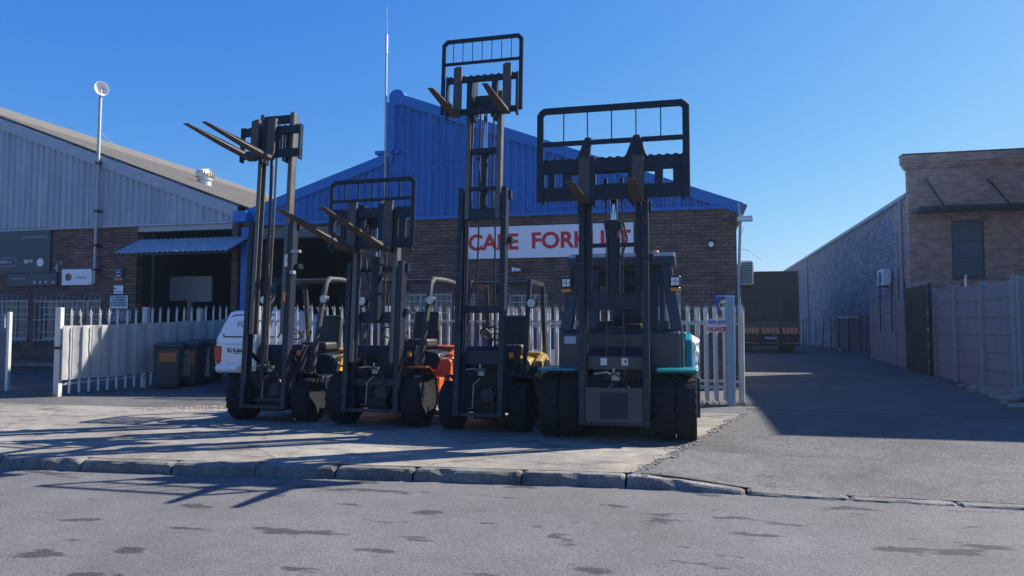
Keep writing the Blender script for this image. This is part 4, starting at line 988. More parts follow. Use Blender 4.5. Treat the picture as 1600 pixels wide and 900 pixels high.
# ------------------------------------------------------------ trailer in the alley
TD = pm('trailer_dark', (.008, .010, .020), .85, spec=.1, var=.25, vs=.9, bump=.1); TB = pm('trailer_board', (.10, .075, .055), .7, var=.2)
yT = 36.0; a0, a1 = at(1160, 540, yT), at(1250, 540, yT); zT = at(1240, 423, yT).z; zt0 = at(1240, 519, yT).z; gzT = gz(a0.x + 1, yT)
s = empty('curtain_trailer', ((a0.x + a1.x) / 2, yT, gzT), label='tall dark curtain-sided trailer parked at the end of the alley', cat='trailer'); W = (a1.x - a0.x) / 2
z1_ = zT - gzT; zc0 = zt0 - gzT + .36
MB().box(-W, W, .05, 12, .95, z1_).build('box_body', TD, s, .03)
b = MB()
for i in range(16):
    zz = zc0 + .2 + (z1_ - zc0 - .4) * i / 15; b.box(-W + .06, W - .06, .02, .049, zz - .02, zz + .02)
for xx in (-W + .03, -.45, .45, W - .03): b.box(xx - .035, xx + .035, 0, .048, 1.0, z1_ if abs(xx) > 1 else zc0 + 1.0)
b.build('rear_door_ribs', pm('trailer_rib', (.02, .024, .034), .6), s)
for (xa, xb) in ((-W + .06, -.5), (-.40, .40), (.5, W - .06)):
    MB().box(xa, xb, .0, .045, zc0 - .12, zc0 + .12).build('rear_panel', TB, s)
    z0c = zc0 - .44; MB().box(xa, xb, .0, .045, z0c, z0c + .30).build('chevron_board', pm('chevron_red', (.65, .12, .04), .5), s)
    b = MB(); k = 4 if xb - xa < 1 else 3; w_ = (xb - xa) / k
    sgn = 1 if xa < -.6 else -1
    for i in range(k):
        x_ = xa + i * w_ + .02; b.add([(x_, -.004, z0c + .01), (x_ + w_ * .4, -.004, z0c + .01), (min(x_ + w_ * .8, xb), -.004, z0c + .29), (min(x_ + w_ * .4, xb - .02), -.004, z0c + .29)], [(0,1,2,3)])
        if sgn < 0:
            for v in b.v[-4:]: v.x = xa + xb - v.x
    b.build('chevron_stripes', pm('chevron_yellow', (.75, .5, .2), .5), s)
MB().box(-.27, .27, -.01, .04, .62, .74).build('number_plate', PALE, s); MB().box(-W, W, .05, .15, .30, .96).build('bumper', TD, s, .01)
for xx in (-.9, 0, .9): MB().box(xx - .38, xx + .38, .03, .049, .44, .48).build('light_strip', pm('strip_white', (.3, .26, .2), .4), s)
for xx in (.55, .75, .95, -.75, -.95): MB().lathe([(.001, -.01), (.05, -.01), (.05, .04)], (xx, .03, .66), 'y', 12).build('tail_light', LAMPR, s)
for xx in (-W + .3, W - .3):
    for yy in (1.2, 2.5, 3.8): wheel(s, xx, yy, .5, .4)

# ------------------------------------------------------------ forklifts
def chan(b, xo, xi, y0, y1, z0, z1, t=.018, m=0):
    """C channel rail: web on the outside xo, flanges reach to xi"""
    a, c = min(xo, xi), max(xo, xi); w0, w1 = (xo, xo + t) if xi > xo else (xo - t, xo)
    b.box(w0, w1, y0 + .001, y1 - .001, z0, z1, m); b.box(a, c, y0, y0 + t, z0, z1, m); b.box(a, c, y1 - t, y1, z0, z1, m)
def tyre(parent, x, y, r, w, rim=RIM, lug=True, name='front_wheel'):
    e = MB().lathe([(r*.56, -w*.42), (r*.9, -w/2), (r*.965, -w*.44), (r*.975, 0), (r*.965, w*.44), (r*.9, w/2), (r*.56, w*.42)], (0,0,0), 'x', 36)
    if lug:
        nl = 20
        for i in range(nl):
            for sd in (-1, 1):
                t0 = 2 * math.pi * (i + (.5 if sd > 0 else 0)) / nl
                def pt(tt, h, xx): return Vector((xx, (r*h) * math.cos(tt), (r*h) * math.sin(tt)))
                dt = .095; sk = .10
                x0_, x1_ = sd * w * .04, sd * w * .505
                vs = [pt(t0 - dt + sk, .955, x0_), pt(t0 + dt + sk, .955, x0_), pt(t0 + dt, .92, x1_), pt(t0 - dt, .92, x1_),
                      pt(t0 - dt * .8 + sk, 1.0, x0_), pt(t0 + dt * .8 + sk, 1.0, x0_), pt(t0 + dt * .8, .985, x1_ * .96), pt(t0 - dt * .8, .985, x1_ * .96)]
                e.add(vs, [(0,1,2,3),(4,5,6,7),(0,1,5,4),(1,2,6,5),(2,3,7,6),(3,0,4,7)])
    o = e.build(name, RUBBER, parent); o.location = (x, y, r)
    rr = MB().lathe([(.001, -w*.18), (r*.18, -w*.2), (r*.2, -w*.1), (r*.46, -w*.08), (r*.53, -w*.40), (r*.58, -w*.42), (r*.58, w*.42), (r*.53, w*.40), (r*.46, w*.08), (r*.2, w*.1), (r*.18, w*.2), (.001, w*.18)], (0,0,0), 'x', 28)
    for i in range(6):
        t = math.pi * i / 3
        for sd in (-1, 1): rr.lathe([(.001, sd*w*.10), (.018, sd*w*.12), (.018, 0)], (0, r*.34*math.cos(t), r*.34*math.sin(t)), 'x', 6)
    rr.build('rim', rim, o, smooth=True); return o

def forklift(P):
    px, y0 = P['loc']; s = empty('forklift', (px, y0, 0), R(P['yaw']), label=P['label'], cat='forklift', group='forklifts lined up on the concrete apron')
    T = R(P['tilt']); mw = P['mw']; ym = P['ym']
    def tl(v): 
        z = v.z - .25; y = v.y; return Vector((v.x, y * math.cos(T) + z * math.sin(T), .25 - y * math.sin(T) + z * math.cos(T)))
    def M(b, name, mat, parent=s, bev=.003, sm=False): return b.xf(tl).build(name, mat, parent, bev, sm)
    zo, zi0, zi1 = P['zo'], P['zi0'], P['zi1']
    # --- mast stages
    for sx in (-1, 1):
        b = MB(); chan(b, sx * mw, sx * (mw - .075), ym, ym + .16, .20, zo); b.box(sx*mw - .012, sx*mw + .012, ym - .012, ym, .12, zo - .1, 1) if False else None
        M(b, 'outer_mast_rail', MAST)
        b = MB(); chan(b, sx * (mw - .09), sx * (mw - .155), ym + .012, ym + .148, zi0, zi1); M(b, 'inner_mast_rail', P.get('railm', RAILG))
        if P.get('zm1'):
            b = MB(); chan(b, sx * (mw - .02), sx * (mw - .088), ym - .02 + .19, ym + .30, .2, P['zm1']); M(b, 'middle_mast_rail', MAST)
    for z, h in P['ocross']: M(MB().box(-mw + .02, mw - .02, ym + .162, ym + .20, z, z + h), 'crossbar', MAST)
    M(MB().box(-mw + .02, mw - .02, ym + .02, ym + .14, .20, .25), 'mast_foot', MAST)
    for sx in (-1, 1):
        M(MB().box(sx * mw - .035, sx * mw + .035, ym + .12, ym + .22, zo - .14, zo - .02), 'rail_bracket', MAST)
        M(MB().box(sx * (mw + .02) - .04, sx * (mw + .02) + .04, ym + .1, ym + .24, zo - .75, zo - .68), 'rail_bracket', MAST)
    for z, h in P['icross']: M(MB().box(-mw + .10, mw - .10, ym + .03, ym + .13, z, z + h), 'inner_crossbar', MAST)
    # --- lift cylinders, chains, hoses
    if P['cyl'] == 'centre':
        r = P['cr']; c0 = P['c0']; b = MB().lathe([(.001, c0), (r, c0), (r, P['cz'] - .1), (r * 1.25, P['cz'] - .1), (r * 1.25, P['cz']), (.001, P['cz'])], (0, ym + .10, 0), 'z', 20); M(b, 'lift_cylinder', BLACK, sm=True, bev=0)
        b = MB().tube([(0, ym + .10, P['cz']), (0, ym + .10, P['rz'])], r * .62, 16); M(b, 'cylinder_rod', CHROME, bev=0, sm=True)
        b = MB().box(-.13, .13, ym + .04, ym + .16, P['rz'], P['rz'] + .06)
        for sx in (-1, 1): b.lathe([(.02, -.02), (.055, -.02), (.055, .02), (.02, .02)], (sx * .10, ym + .10, P['rz'] + .09), 'x', 16)
        M(b, 'chain_pulley', MAST, bev=0)
        for sx in (-1, 1):
            b = MB()
            for i in range(int((P['rz'] - P['zc0']) / .03) if P['rz'] > P['zc0'] else 0): b.box(sx * .10 - .014, sx * .10 + .014, ym + .035, ym + .05, P['zc0'] + i * .03, P['zc0'] + i * .03 + .022)
            for i in range(int((P['rz'] - c0) / .03)): b.box(sx * .10 - .014, sx * .10 + .014, ym + .16, ym + .175, c0 + i * .03, c0 + i * .03 + .022)
            M(b, 'lift_chain', CHAIN, bev=0)
    xc = mw - .06 if P['cyl'] == 'centre' else mw - .20
    for sx in (-1, 1):
        b = MB().tube([(sx * xc, ym + .235, .25), (sx * xc, ym + .235, zo - .2)], .032, 12); M(b, 'side_lift_cylinder', BLACK, bev=0, sm=True)
        b = MB().tube([(sx * xc, ym + .235, zo - .2), (sx * xc, ym + .235, zo + (.0 if P['cyl'] == 'centre' else .9))], .02, 10); M(b, 'side_cylinder_rod', CHROME, bev=0, sm=True)
    if P['cyl'] == 'side':
        b = MB()
        for x_ in (-.10, -.075): b.tube([(x_, ym + .1, .6), (x_ , ym + .09, zo), (x_, ym + .05, P['zc0'] + .3)], .012, 6)
        M(b, 'hydraulic_hose', HOSE, bev=0, sm=True)
        for x_ in (.0,):
            b = MB()
            for i in range(int((P['zc0'] - .8) / .03)): b.box(x_ - .016, x_ + .016, ym + .05, ym + .075, .9 + i * .03, .9 + i * .03 + .022)
            M(b, 'lift_chain', CHAIN, bev=0)
    rnd = random.Random(P['seed'])
    b = MB()
    for k in range(P.get('nh', 2)):
        xx = rnd.uniform(.1, .22) * (1 if k % 2 else -1); zt = P['zhose']
        b.tube([(xx, ym + .16, zt), (xx + .05, ym + .12, zt - .25), (xx * .6, ym + .2, zt - .5), (xx * .8, ym + .22, zt - .9), (xx, ym + .22, .8)], .012, 7)
    b.tube([(-.16, ym + .2, .55), (-.14, ym + .12, .75), (0, ym + .1, .83), (.14, ym + .12, .75), (.17, ym + .2, .45)], .012, 7)
    M(b, 'hydraulic_hose', HOSE, bev=0, sm=True)
    # --- carriage
    cw, z0c, z1c = P['cw'], P['zc0'], P['zc1']; yc = ym - .10
    c = MB(); bh = P['bh']
    c.box(-cw, cw, yc - .03, yc + .03, z1c - bh, z1c); c.box(-cw, cw, yc - .03, yc + .03, z0c, z0c + bh)
    for i in range(int(cw * 2 / .1)): c.box(-cw + .03 + i * .1, -cw + .08 + i * .1, yc - .03, yc + .01, z1c, z1c + .014)
    for x_ in P['plates']: c.box(x_[0], x_[1], yc - .024, yc + .05, z0c + .01, z1c + x_[2])
    for sx in (-1, 1):
        c.box(sx * (mw - .19) - .02, sx * (mw - .19) + .02, yc + .03, ym + .13, z0c - .05, z1c)
        c.box(sx * (cw - .015) - .015, sx * (cw - .015) + .015, yc - .05, yc + .04, z0c - .05, z1c + .01)
    car = M(c, 'carriage', BLACK, bev=.005)
    if P.get('shift'):
        b = MB(); b.tube([(-cw * .7, yc + .07, z1c - .15), (cw * .7, yc + .07, z1c - .15)], .03, 10); M(b, 'sideshift_cylinder', MAST, bev=0)
        for sx in (-1, 1): b = MB(); b.prism([(sx * .30 - .13, z1c), (sx * .30 + .13 - (.1 if sx < 0 else 0), z1c), (sx * .30 + .05, z1c + .26), (sx * .30 - .03, z1c + .26)], 'y', yc - .07, yc + .02); b.box(sx * .30 - .10, sx * .30 + .10, yc - .075, yc - .031, z0c - .06, z1c + .02); M(b, 'fork_positioner', BLACK, bev=.01)
    if P.get('bt'):
        bw_, bt, bm_ = P['bwid'], P['bt'], P['bmid']; t = P['bth']; b = MB(); yb = yc - .045; cf = .05; dr = P.get('bdrop', .0)
        def fb(p, q, w=t, d=.03): b.bar((p[0], yb, p[1]), (q[0], yb, q[1]), w, d, up=(0, 1, 0))
        fb((-bw_ + cf, bt), (-bw_, bt - cf)); fb((bw_ - cf, bt), (bw_, bt - cf))
        fb((-bw_ + cf * .6, bt), (bw_ - cf * .6, bt)); fb((-bw_, bt - cf * .6), (-bw_, z0c - dr)); fb((bw_, bt - cf * .6), (bw_, z0c - dr)); fb((-bw_ + t/2, bm_), (bw_ - t/2, bm_), t * .75, .026)
        o = M(b, 'load_backrest', BLACK, bev=.006)
        n = P['bn']
        for i in range(1, n + 1):
            xx = -bw_ + 2 * bw_ * i / (n + 1); MB().box(xx - P['bbar'] / 2, xx + P['bbar'] / 2, yb - .008, yb + .008, bm_, bt).xf(tl).build('backrest_bar', MAST, o)
    fs_ = P.get('fs', 0)
    for x_ in P['forks']:
        fw, th, Lf = P['fw'], .045, P['fl']; b = MB(); ztp = z1c + P.get('fup', .02); zf = z0c - .05; y_ = yc - .035
        prof = [(y_, ztp), (y_ - th, ztp), (y_ - th * 1.1, zf + .12), (y_ - th * 1.7, zf + .045), (y_ - Lf * .55, zf + .034), (y_ - Lf, zf + .012), (y_ - Lf, zf + .002), (y_ - Lf * .5, zf - .012), (y_ - th * .8, zf - .014), (y_ - .0, zf + .02)]
        n = len(prof); vs = []
        for sd in (-1, 1):
            for k, (yy, zz) in enumerate(prof):
                w = fw / 2
                if k in (5, 6): w *= .62
                vs.append((x_ + sd * w, yy, zz))
        # narrow the tip in plan with an extra pair of cuts
        fs = [tuple(reversed(range(n))), tuple(range(n, 2 * n))] + [(i, (i+1) % n, (i+1) % n + n, i + n) for i in range(n)]
        b.add(vs, fs); b.box(x_ - fw*.35, x_ + fw*.35, y_ - .01, y_ + .05, ztp - .03, ztp + .03)
        b.xf(lambda v: Vector((v.x, v.y, v.z + fs_ * max(0, y_ - th - v.y))))
        M(b, 'fork', FORKM, bev=.006)
    # --- wheels
    for x_, r, w in P['fwheels']: tyre(s, x_, 0, r, w)
    wb = P['wb']; rr = P['rr']
    for sx in (-1, 1): tyre(s, sx * P['rtrack'], wb, rr, .2, name='rear_wheel')
    r0 = P['fwheels'][0][1]; bc = P['body']; hw = P['hw']
    # --- body
    b = MB(); b.prism([(-.10, .35), (.15, .22), (wb - .35, .22), (wb - .35, .62), (.45, .62), (.30, .72), (-.10, .72)], 'x', -hw + .22, hw - .22); b.build('chassis', P.get('frame', BLACK), s, .01)
    b = MB(); b.tube([(-hw + .1, 0, r0), (hw - .1, 0, r0)], .09, 14); b.box(-.16, .16, -.16, .2, r0 - .17, r0 + .17); b.build('front_axle', BLACK, s, .01)
    for sx in (-1, 1):
        b = MB(); arc = []; fr = r0 + .06
        x0_, x1_ = sx * (hw - P['fwid']), sx * hw
        pts = [(fr * math.cos(R(a)), r0 + fr * math.sin(R(a))) for a in (P.get('fa0', 100), 78, 56, 35, 15, -5)]
        out = [(y_ + .025 * (y_ / fr), z_ + .03) for y_, z_ in pts]
        b.prism(pts + out[::-1], 'x', min(x0_, x1_), max(x0_, x1_)); b.build('fender', P['fender'], s, .01)
        b = MB(); b.box(sx * (hw - .02) - (.1 if sx > 0 else 0), sx * (hw - .02) + (.1 if sx < 0 else 0), r0 + .12, r0 + .55, .40, .44); b.box(sx * (hw - .04) - .012, sx * (hw - .04) + .012, r0 + .12, r0 + .16, .40, .66); b.box(sx * (hw - .04) - .012, sx * (hw - .04) + .012, r0 + .5, r0 + .54, .40, .66); b.build('step', MAST, s)
        b = MB(); b.prism([(r0 + .12, .44), (wb - .42, .44), (wb - .42, P['ht'] - .12), (r0 + .62, P['ht'] - .16), (r0 + .55, .66), (r0 + .12, .66)], 'x', *sorted((sx * (hw - P.get('st', .16)), sx * (hw - .34)))); b.build('side_tank', bc, s, .03, seg=2)
    ht = P['ht']
    b = MB()
    rings = []
    for y_, z_, w_ in ((r0 + .58, ht - .12, hw - .24), (r0 + .62, ht - .02, hw - .2), (r0 + .9, ht, hw - .19), (wb - .05, ht - .02, hw - .19), (wb + .08, ht - .10, hw - .22)):
        ring = []
        for k in range(9):
            a = math.pi * k / 8; ring.append(Vector((-w_ * math.cos(a) if abs(math.cos(a)) < .93 else -w_ * (1 if math.cos(a) > 0 else -1), y_, z_ - .13 + .13 * math.sin(a) ** .5)))
        ring += [Vector((w_, y_, .5)), Vector((-w_, y_, .5))]; rings.append(ring)
    b.loft(rings); b.build('hood', P['hood'], s, .015, True, 2)
    # counterweight
    b = MB(); ye = wb + P['cwl']; rings = []
    for z_, yb_, w_ in ((.22, ye - .14, hw - .16), (.34, ye, hw - .06), (.62, ye + .02, hw - .05), (ht - .18, ye - .02, hw - .06), (ht - .02, ye - .10, hw - .10), (ht + .04, ye - .2, hw - .16)):
        ya = wb - .10 + (.18 if z_ < .6 else 0); cc = .14
        rings.append([Vector(p) for p in ((-w_, ya, z_), (w_, ya, z_), (w_, yb_ - cc * 1.6, z_), (w_ - cc * .5, yb_ - cc * .5, z_), (w_ - cc * 1.6, yb_, z_), (-w_ + cc * 1.6, yb_, z_), (-w_ + cc * .5, yb_ - cc * .5, z_), (-w_, yb_ - cc * 1.6, z_))])
    b.loft(rings); b.build('counterweight', P['cwm'], s, .03, True, 2)
    MB().box(-.2, .2, ye + .005, ye + .03, .5, .8).build('rear_grille', MAST, s, .01)
    for sx in (-1, 1):      # coloured cheek of the counterweight in front of the rear wheel
        b = MB(); b.prism([(wb - .62, .66), (wb - .30, .60), (wb - .08, .60), (wb - .08, ht + .02), (wb - .22, ht - .0), (wb - .50, ht - .08)], 'x', *sorted((sx * (hw - .05), sx * (hw - .17)))); b.build('side_cover', P['cwm'], s, .03, seg=2)
    # cowl, column, wheel, levers
    zf = .62; b = MB(); b.prism([(.02, zf), (.02, 1.05), (.10, 1.16), (.30, 1.14), (.34, zf)], 'x', -P.get('cowlw', hw - .20), P.get('cowlw', hw - .20)); b.build('front_cowl', P.get('cowl', BLACK), s, .02, seg=2)
    b = MB(); b.box(-hw + .2, hw - .2, .34, r0 + .6, zf - .03, zf); b.build('floor_plate', MAST, s)
    b = MB(); b.tube([(-.08, .30, 1.05), (-.08, .48, 1.30)], .03, 10); b.build('steering_column', BLACK, s, 0, True)
    b = MB(); cs = Vector((-.08, .50, 1.33)); ax = Vector((0, .5, .72)).normalized(); e1 = Vector((1, 0, 0)); e2 = ax.cross(e1)
    b.tube([cs + (e1 * math.cos(2*math.pi*k/20) + e2 * math.sin(2*math.pi*k/20)) * .17 for k in range(21)], .013, 7)
    for k in range(3): b.tube([cs, cs + (e1 * math.cos(2.1*k) + e2 * math.sin(2.1*k)) * .17], .01, 6)
    b.build('steering_wheel', HOSE, s, 0, True)
    b = MB()
    for k in range(4): b.tube([(.16 + k * .06, .28, 1.1), (.17 + k * .06, .36, 1.33)], .008, 6); b.lathe([(.001, -.03), (.02, -.01), (.02, .01), (.001, .03)], (.17 + k * .06, .36, 1.35), 'z', 8)
    b.build('control_levers', HOSE, s, 0, True)
    # seat
    st = ht + .02; ys = r0 + .72
    se = MB().box(-.24, .24, ys - .02, ys + .46, st, st + .14).build('seat', SEATM, s, .04, True, 3)
    b = MB().box(-.23, .23, 0, .12, 0, .52); rmx = Matrix.Rotation(R(-12), 3, 'X'); b.xf(lambda v: rmx @ v + Vector((0, ys + .42, st + .10))); b.build('backrest', SEATM, se, .045, True, 3)
    # guard or cab
    gh_ = P['gh']; gw_ = P['gw']; yf0, yf1, yr1, yr0 = .22, .62, wb - .02, wb + .12
    if not P.get('cab'):
        for sx in (-1, 1):
            x_ = sx * gw_
            b = MB(); b.tube([(x_, yf0, .66), (x_, yf0 + .08, 1.1), (x_, yf1 - .06, gh_ - .22), (x_, yf1 - .01, gh_ - .08), (x_ * .99, yf1 + .10, gh_ - .01), (x_ * .99, (yf1 + yr1) / 2, gh_), (x_ * .99, yr1 - .1, gh_ - .02), (x_, yr1, gh_ - .09), (x_, yr1 + .04, gh_ - .3), (x_, yr0 + .02, ht)], .044, 10)
            if P.get('boxy'):
                b = MB(); b.bar((x_, yf0, .66), (x_, yf1, gh_ - .02), .06, .06, up=(0, 1, 0)); b.bar((x_, yf1 - .03, gh_ - .02), (x_, yr1 + .03, gh_ - .03), .06, .06); b.bar((x_, yr1, gh_ - .03), (x_, yr0 + .02, ht), .06, .06, up=(0, 1, 0))
            b.build('guard_pillar', P.get('guard', GUARD), s, .006 if P.get('boxy') else 0, not P.get('boxy'))
        for i in range(8): yy = yf1 + .1 + (yr1 - yf1 - .2) * i / 7; MB().bar((-gw_ + .03, yy, gh_ - .01), (gw_ - .03, yy, gh_ - .01), .045, .03).build('guard_slat', P.get('guard', GUARD), s)
        b = MB(); b.tube([(-gw_, yf1 + .03, gh_ - .04), (gw_, yf1 + .03, gh_ - .04)], .03, 8); b.build('guard_front_bar', P.get('guard', GUARD), s, 0, True)
        for sx in (-1, 1):
            l_ = MB().lathe([(.001, -.06), (.07, -.055), (.075, 0), (.05, .04), (.001, .045)], (0, 0, 0), 'y', 18).build('headlight', BLACK, s, 0, True); l_.location = (sx * (gw_ + .07), yf1 - .16, gh_ - .35)
            MB().lathe([(.001, -.066), (.06, -.063), (.062, -.056)], (0, 0, 0), 'y', 18).build('lens', LAMPW, l_, 0, True)
            MB().bar((sx * gw_, yf1 - .12, gh_ - .33), (sx * (gw_ + .07), yf1 - .14, gh_ - .35), .02, .02).build('lamp_bracket', MAST, s)
        for sx in (-1, 1):
            MB().box(sx * (mw + .05) - .03, sx * (mw + .05) + .03, ym + .26, ym + .3, 1.0, 1.08).build('indicator', LAMPO, s, .01)
        m_ = MB().box(-.09, .09, -.01, .02, -.06, .06).build('mirror', BLACK, s, .015); m_.location = (-.02, yf1 + .12, gh_ - .12)
    for sx in (-1, 1):
        b = MB(); b.tube([(sx * (mw - .06), .62, .52), (sx * (mw - .06), ym + .2, 1.02)], .035, 10); b.build('tilt_cylinder', BLACK, s, 0, True)
    b = MB(); b.box(-.18, .18, .22, .6, .3, .58); b.tube([(-.1, .2, .3), (-.1, .2, .6), (.05, .15, .62)], .02, 8); b.build('transmission', pm('greasy_metal', (.05, .05, .055), .5, .4), s, .01)
    return s, M, tl

F1 = dict(label='leftmost forklift, bare carriage and forks raised high toward the left', loc=(-6.20, 10.3), yaw=-2, tilt=3.4, mw=.385, ym=-.40, zo=3.05, zi0=1.3, zi1=4.72,
          ocross=[(.30, .05), (2.08, .10)], icross=[(4.58, .11)], cyl='side', zhose=2.4, cw=.52, zc0=3.98, zc1=4.46, bh=.12,
          plates=[(-.16, -.06, .12), (-.30, -.2, .02), (.05, .16, 0)], forks=[-.25, .04], fw=.13, fl=1.55, fs=.05, fwheels=[(-.555, .33, .25), (.555, .33, .25)], wb=1.55, rr=.26, rtrack=.42, hw=.6, fwid=.27,
          body=BLACK, fender=BLACK, hood=BLACK, cwm=YELLOW, st=.08, cwl=.55, ht=1.02, gh=2.22, gw=.47, seed=1, fup=.1, zm1=None, guard=GUARDL)
F2 = dict(label='orange forklift with black hood, second from the left, forks pointing left at middle height', loc=(-4.42, 10.2), yaw=-3, tilt=3.5, mw=.44, ym=-.43, zo=2.35, zi0=.9, zi1=3.05,
          ocross=[(.57, .10), (1.47, .16), (2.22, .08)], icross=[(2.9, .1)], cyl='centre', c0=1.5, cr=.075, cz=2.42, rz=2.85, zhose=2.4, cw=.64, zc0=2.52, zc1=3.1, bh=.14,
          plates=[(-.22, -.12, .06), (.1, .22, .06), (-.5, -.42, .0), (.42, .52, 0)], forks=[-.30, .27], fw=.14, fl=1.8, fs=.13, fwheels=[(-.60, .39, .26), (.58, .39, .26)], wb=1.7, rr=.28, rtrack=.48, hw=.70, fwid=.30,
          body=ORANGE, fender=ORANGE, hood=BLACK, cwm=ORANGE, cwl=.6, ht=1.08, gh=2.18, gw=.50, st=.03, bt=3.50, bmid=3.22, bth=.06, bwid=.65, bn=5, bbar=.022, seed=2, fup=.08, guard=GUARDL, railm=RAILG)
F3 = dict(label='gold and black forklift, third from the left, with the highest raised load backrest', loc=(-2.78, 10.05), yaw=-1, tilt=4, mw=.345, ym=-.50, zo=3.32, zi0=2.88, zi1=4.70,
          ocross=[(.90, .18), (1.60, .10)], icross=[(2.88, .15), (3.30, .04), (3.82, .07), (4.55, .1)], cyl='centre', c0=2.95, cr=.048, cz=3.88, rz=4.5, zhose=3.8, cw=.52, zc0=4.34, zc1=4.88, bh=.075,
          plates=[(-.22, -.14, .0), (.14, .22, .0)], forks=[-.34, .37], fw=.115, fl=1.07, fwheels=[(-.495, .335, .24), (.495, .335, .24)], wb=1.5, rr=.25, rtrack=.42, hw=.6, fwid=.26,
          body=BLACK, fender=BLACK, hood=GOLD, cwm=GOLD, st=.08, cwl=.5, ht=1.0, gh=2.12, gw=.46, boxy=True, bt=5.40, bmid=5.07, bth=.058, bwid=.56, bn=7, bbar=.009, seed=3, fup=.12)
F4 = dict(label='big teal forklift with cab and dual front tyres, rightmost, widest load backrest', loc=(-.94, 9.75), yaw=0, tilt=2.2, mw=.43, ym=-.60, zo=3.0, zi0=1.62, zi1=3.35,
          ocross=[(2.42, .05)], icross=[(1.62, .19), (3.1, .1)], cyl='centre', c0=1.66, cr=.078, cz=2.74, rz=3.15, zhose=2.75, cw=.88, zc0=2.98, zc1=3.50, bh=.17,
          plates=[(-.80, -.72, -.02), (-.62, -.5, 0), (-.40, -.24, .0), (.24, .40, .0), (.52, .62, 0), (.74, .86, -.02)], forks=[-.34, .32], fw=.14, fl=1.15,
          fwheels=[(-.86, .41, .25), (-.60, .41, .25), (.60, .41, .25), (.86, .41, .25)], wb=2.2, rr=.38, rtrack=.65, hw=.99, fwid=.50,
          body=CABG, fender=TEAL, hood=TEAL, cwm=TEAL, cwl=.7, ht=1.32, gh=2.4, gw=.66, bt=4.13, bmid=3.70, bth=.085, bwid=.90, bn=5, bbar=.014, seed=4, fup=.0, shift=True, cab=True, bdrop=.02, fa0=112, railm=BLACK, cowlw=.45, nosidetank=True)
f1o, M1, _ = forklift(F1)
f2o, M2, _ = forklift(F2); f3o, M3, _ = forklift(F3); f4, M4, tl4 = forklift(F4)
PIPE = pm('zinc_pipe', (.30, .29, .26), .4, .6)
for MM, yy, k in ((M1, -.22, 1), (M2, -.26, 1.1), (M3, -.33, 1), (M4, -.42, 1.1)):
    MM(MB().tube([(-.20 * k, yy, .30), (-.12 * k, yy, .30), (-.11 * k, yy - .01, .62), (-.02 * k, yy, .70)], .011, 7), 'hydraulic_pipe', PIPE, bev=0, sm=True)
    MM(MB().tube([(-.24 * k, yy, .82), (-.10 * k, yy, .84), (-.02, yy + .02, .80)], .011, 7), 'hydraulic_pipe', PIPE, bev=0, sm=True)
    MM(MB().tube([(.12 * k, yy + .05, .30), (.20 * k, yy + .02, .55), (.10 * k, yy, .75), (-.05, yy, .62), (-.12 * k, yy + .04, .40)], .016, 7), 'hydraulic_hose', HOSE, bev=0, sm=True)
    MM(MB().box(-.045, .045, yy - .02, yy + .06, .74, .84).box(-.03, .0, yy - .03, yy - .02, .84, .9), 'valve_block', PIPE)
    MM(MB().lathe([(.001, -.05), (.10, -.05), (.12, -.02), (.12, .03), (.001, .05)], (.08, yy + .08, .48), 'y', 16), 'gear_housing', MAST, bev=0, sm=True)
# bolt heads and worn stickers on the rails
for MM, mw_, ym_, zz in ((M1, .385, -.40, (.5, 1.1, 1.9, 2.7)), (M2, .44, -.43, (.5, 1.0, 1.6, 2.1)), (M3, .345, -.50, (.5, 1.2, 2.1, 2.9)), (M4, .43, -.60, (.45, .75, 1.3, 2.2, 2.7))):
    for z_ in zz:
        for sx in (-1, 1): MM(MB().lathe([(.001, -.012), (.014, -.010), (.014, .002)], (sx * (mw_ - .035), ym_ - .002, z_), 'y', 6), 'bolt', RAILG, bev=0)
# the cab of the big forklift
b = MB(); hb, htp = .76, .62
def cpil(p, q, w=.10, d=.10): MB().bar(p, q, w, d, up=(0, 1, 0)).build('cab_pillar', CABG, f4, .02, seg=2)
for sx in (-1, 1):
    cpil((sx * hb, .36, .75), (sx * (hb - .01), .42, 1.35), .15, .24); cpil((sx * (hb - .01), .42, 1.35), (sx * (htp - .02), .55, 2.32), .15, .21)
    cpil((sx * (hb - .02), 1.7, .95), (sx * (htp), 1.6, 2.30), .10, .10); cpil((sx * htp, .50, 2.32), (sx * htp, 1.65, 2.34), .10, .10)
b = MB(); b.prism([(.40, 2.26), (1.74, 2.30), (1.72, 2.42), (.60, 2.45), (.42, 2.38)], 'x', -.73, .73); b.build('cab_roof', CABG, f4, .02, seg=2)
b = MB(); b.prism([(.20, .72), (.20, 1.34), (.36, 1.40), (.44, 1.40), (.44, .72)], 'x', -.79, .79); b.build('cab_front_panel', CABG, f4, .02, seg=2)
b = MB()
b.add([(-.70, .42, 1.40), (.70, .42, 1.40), (.585, .55, 2.30), (-.585, .55, 2.30)], [(0,1,2,3)]); b.build('windscreen', CABGLASS, f4)
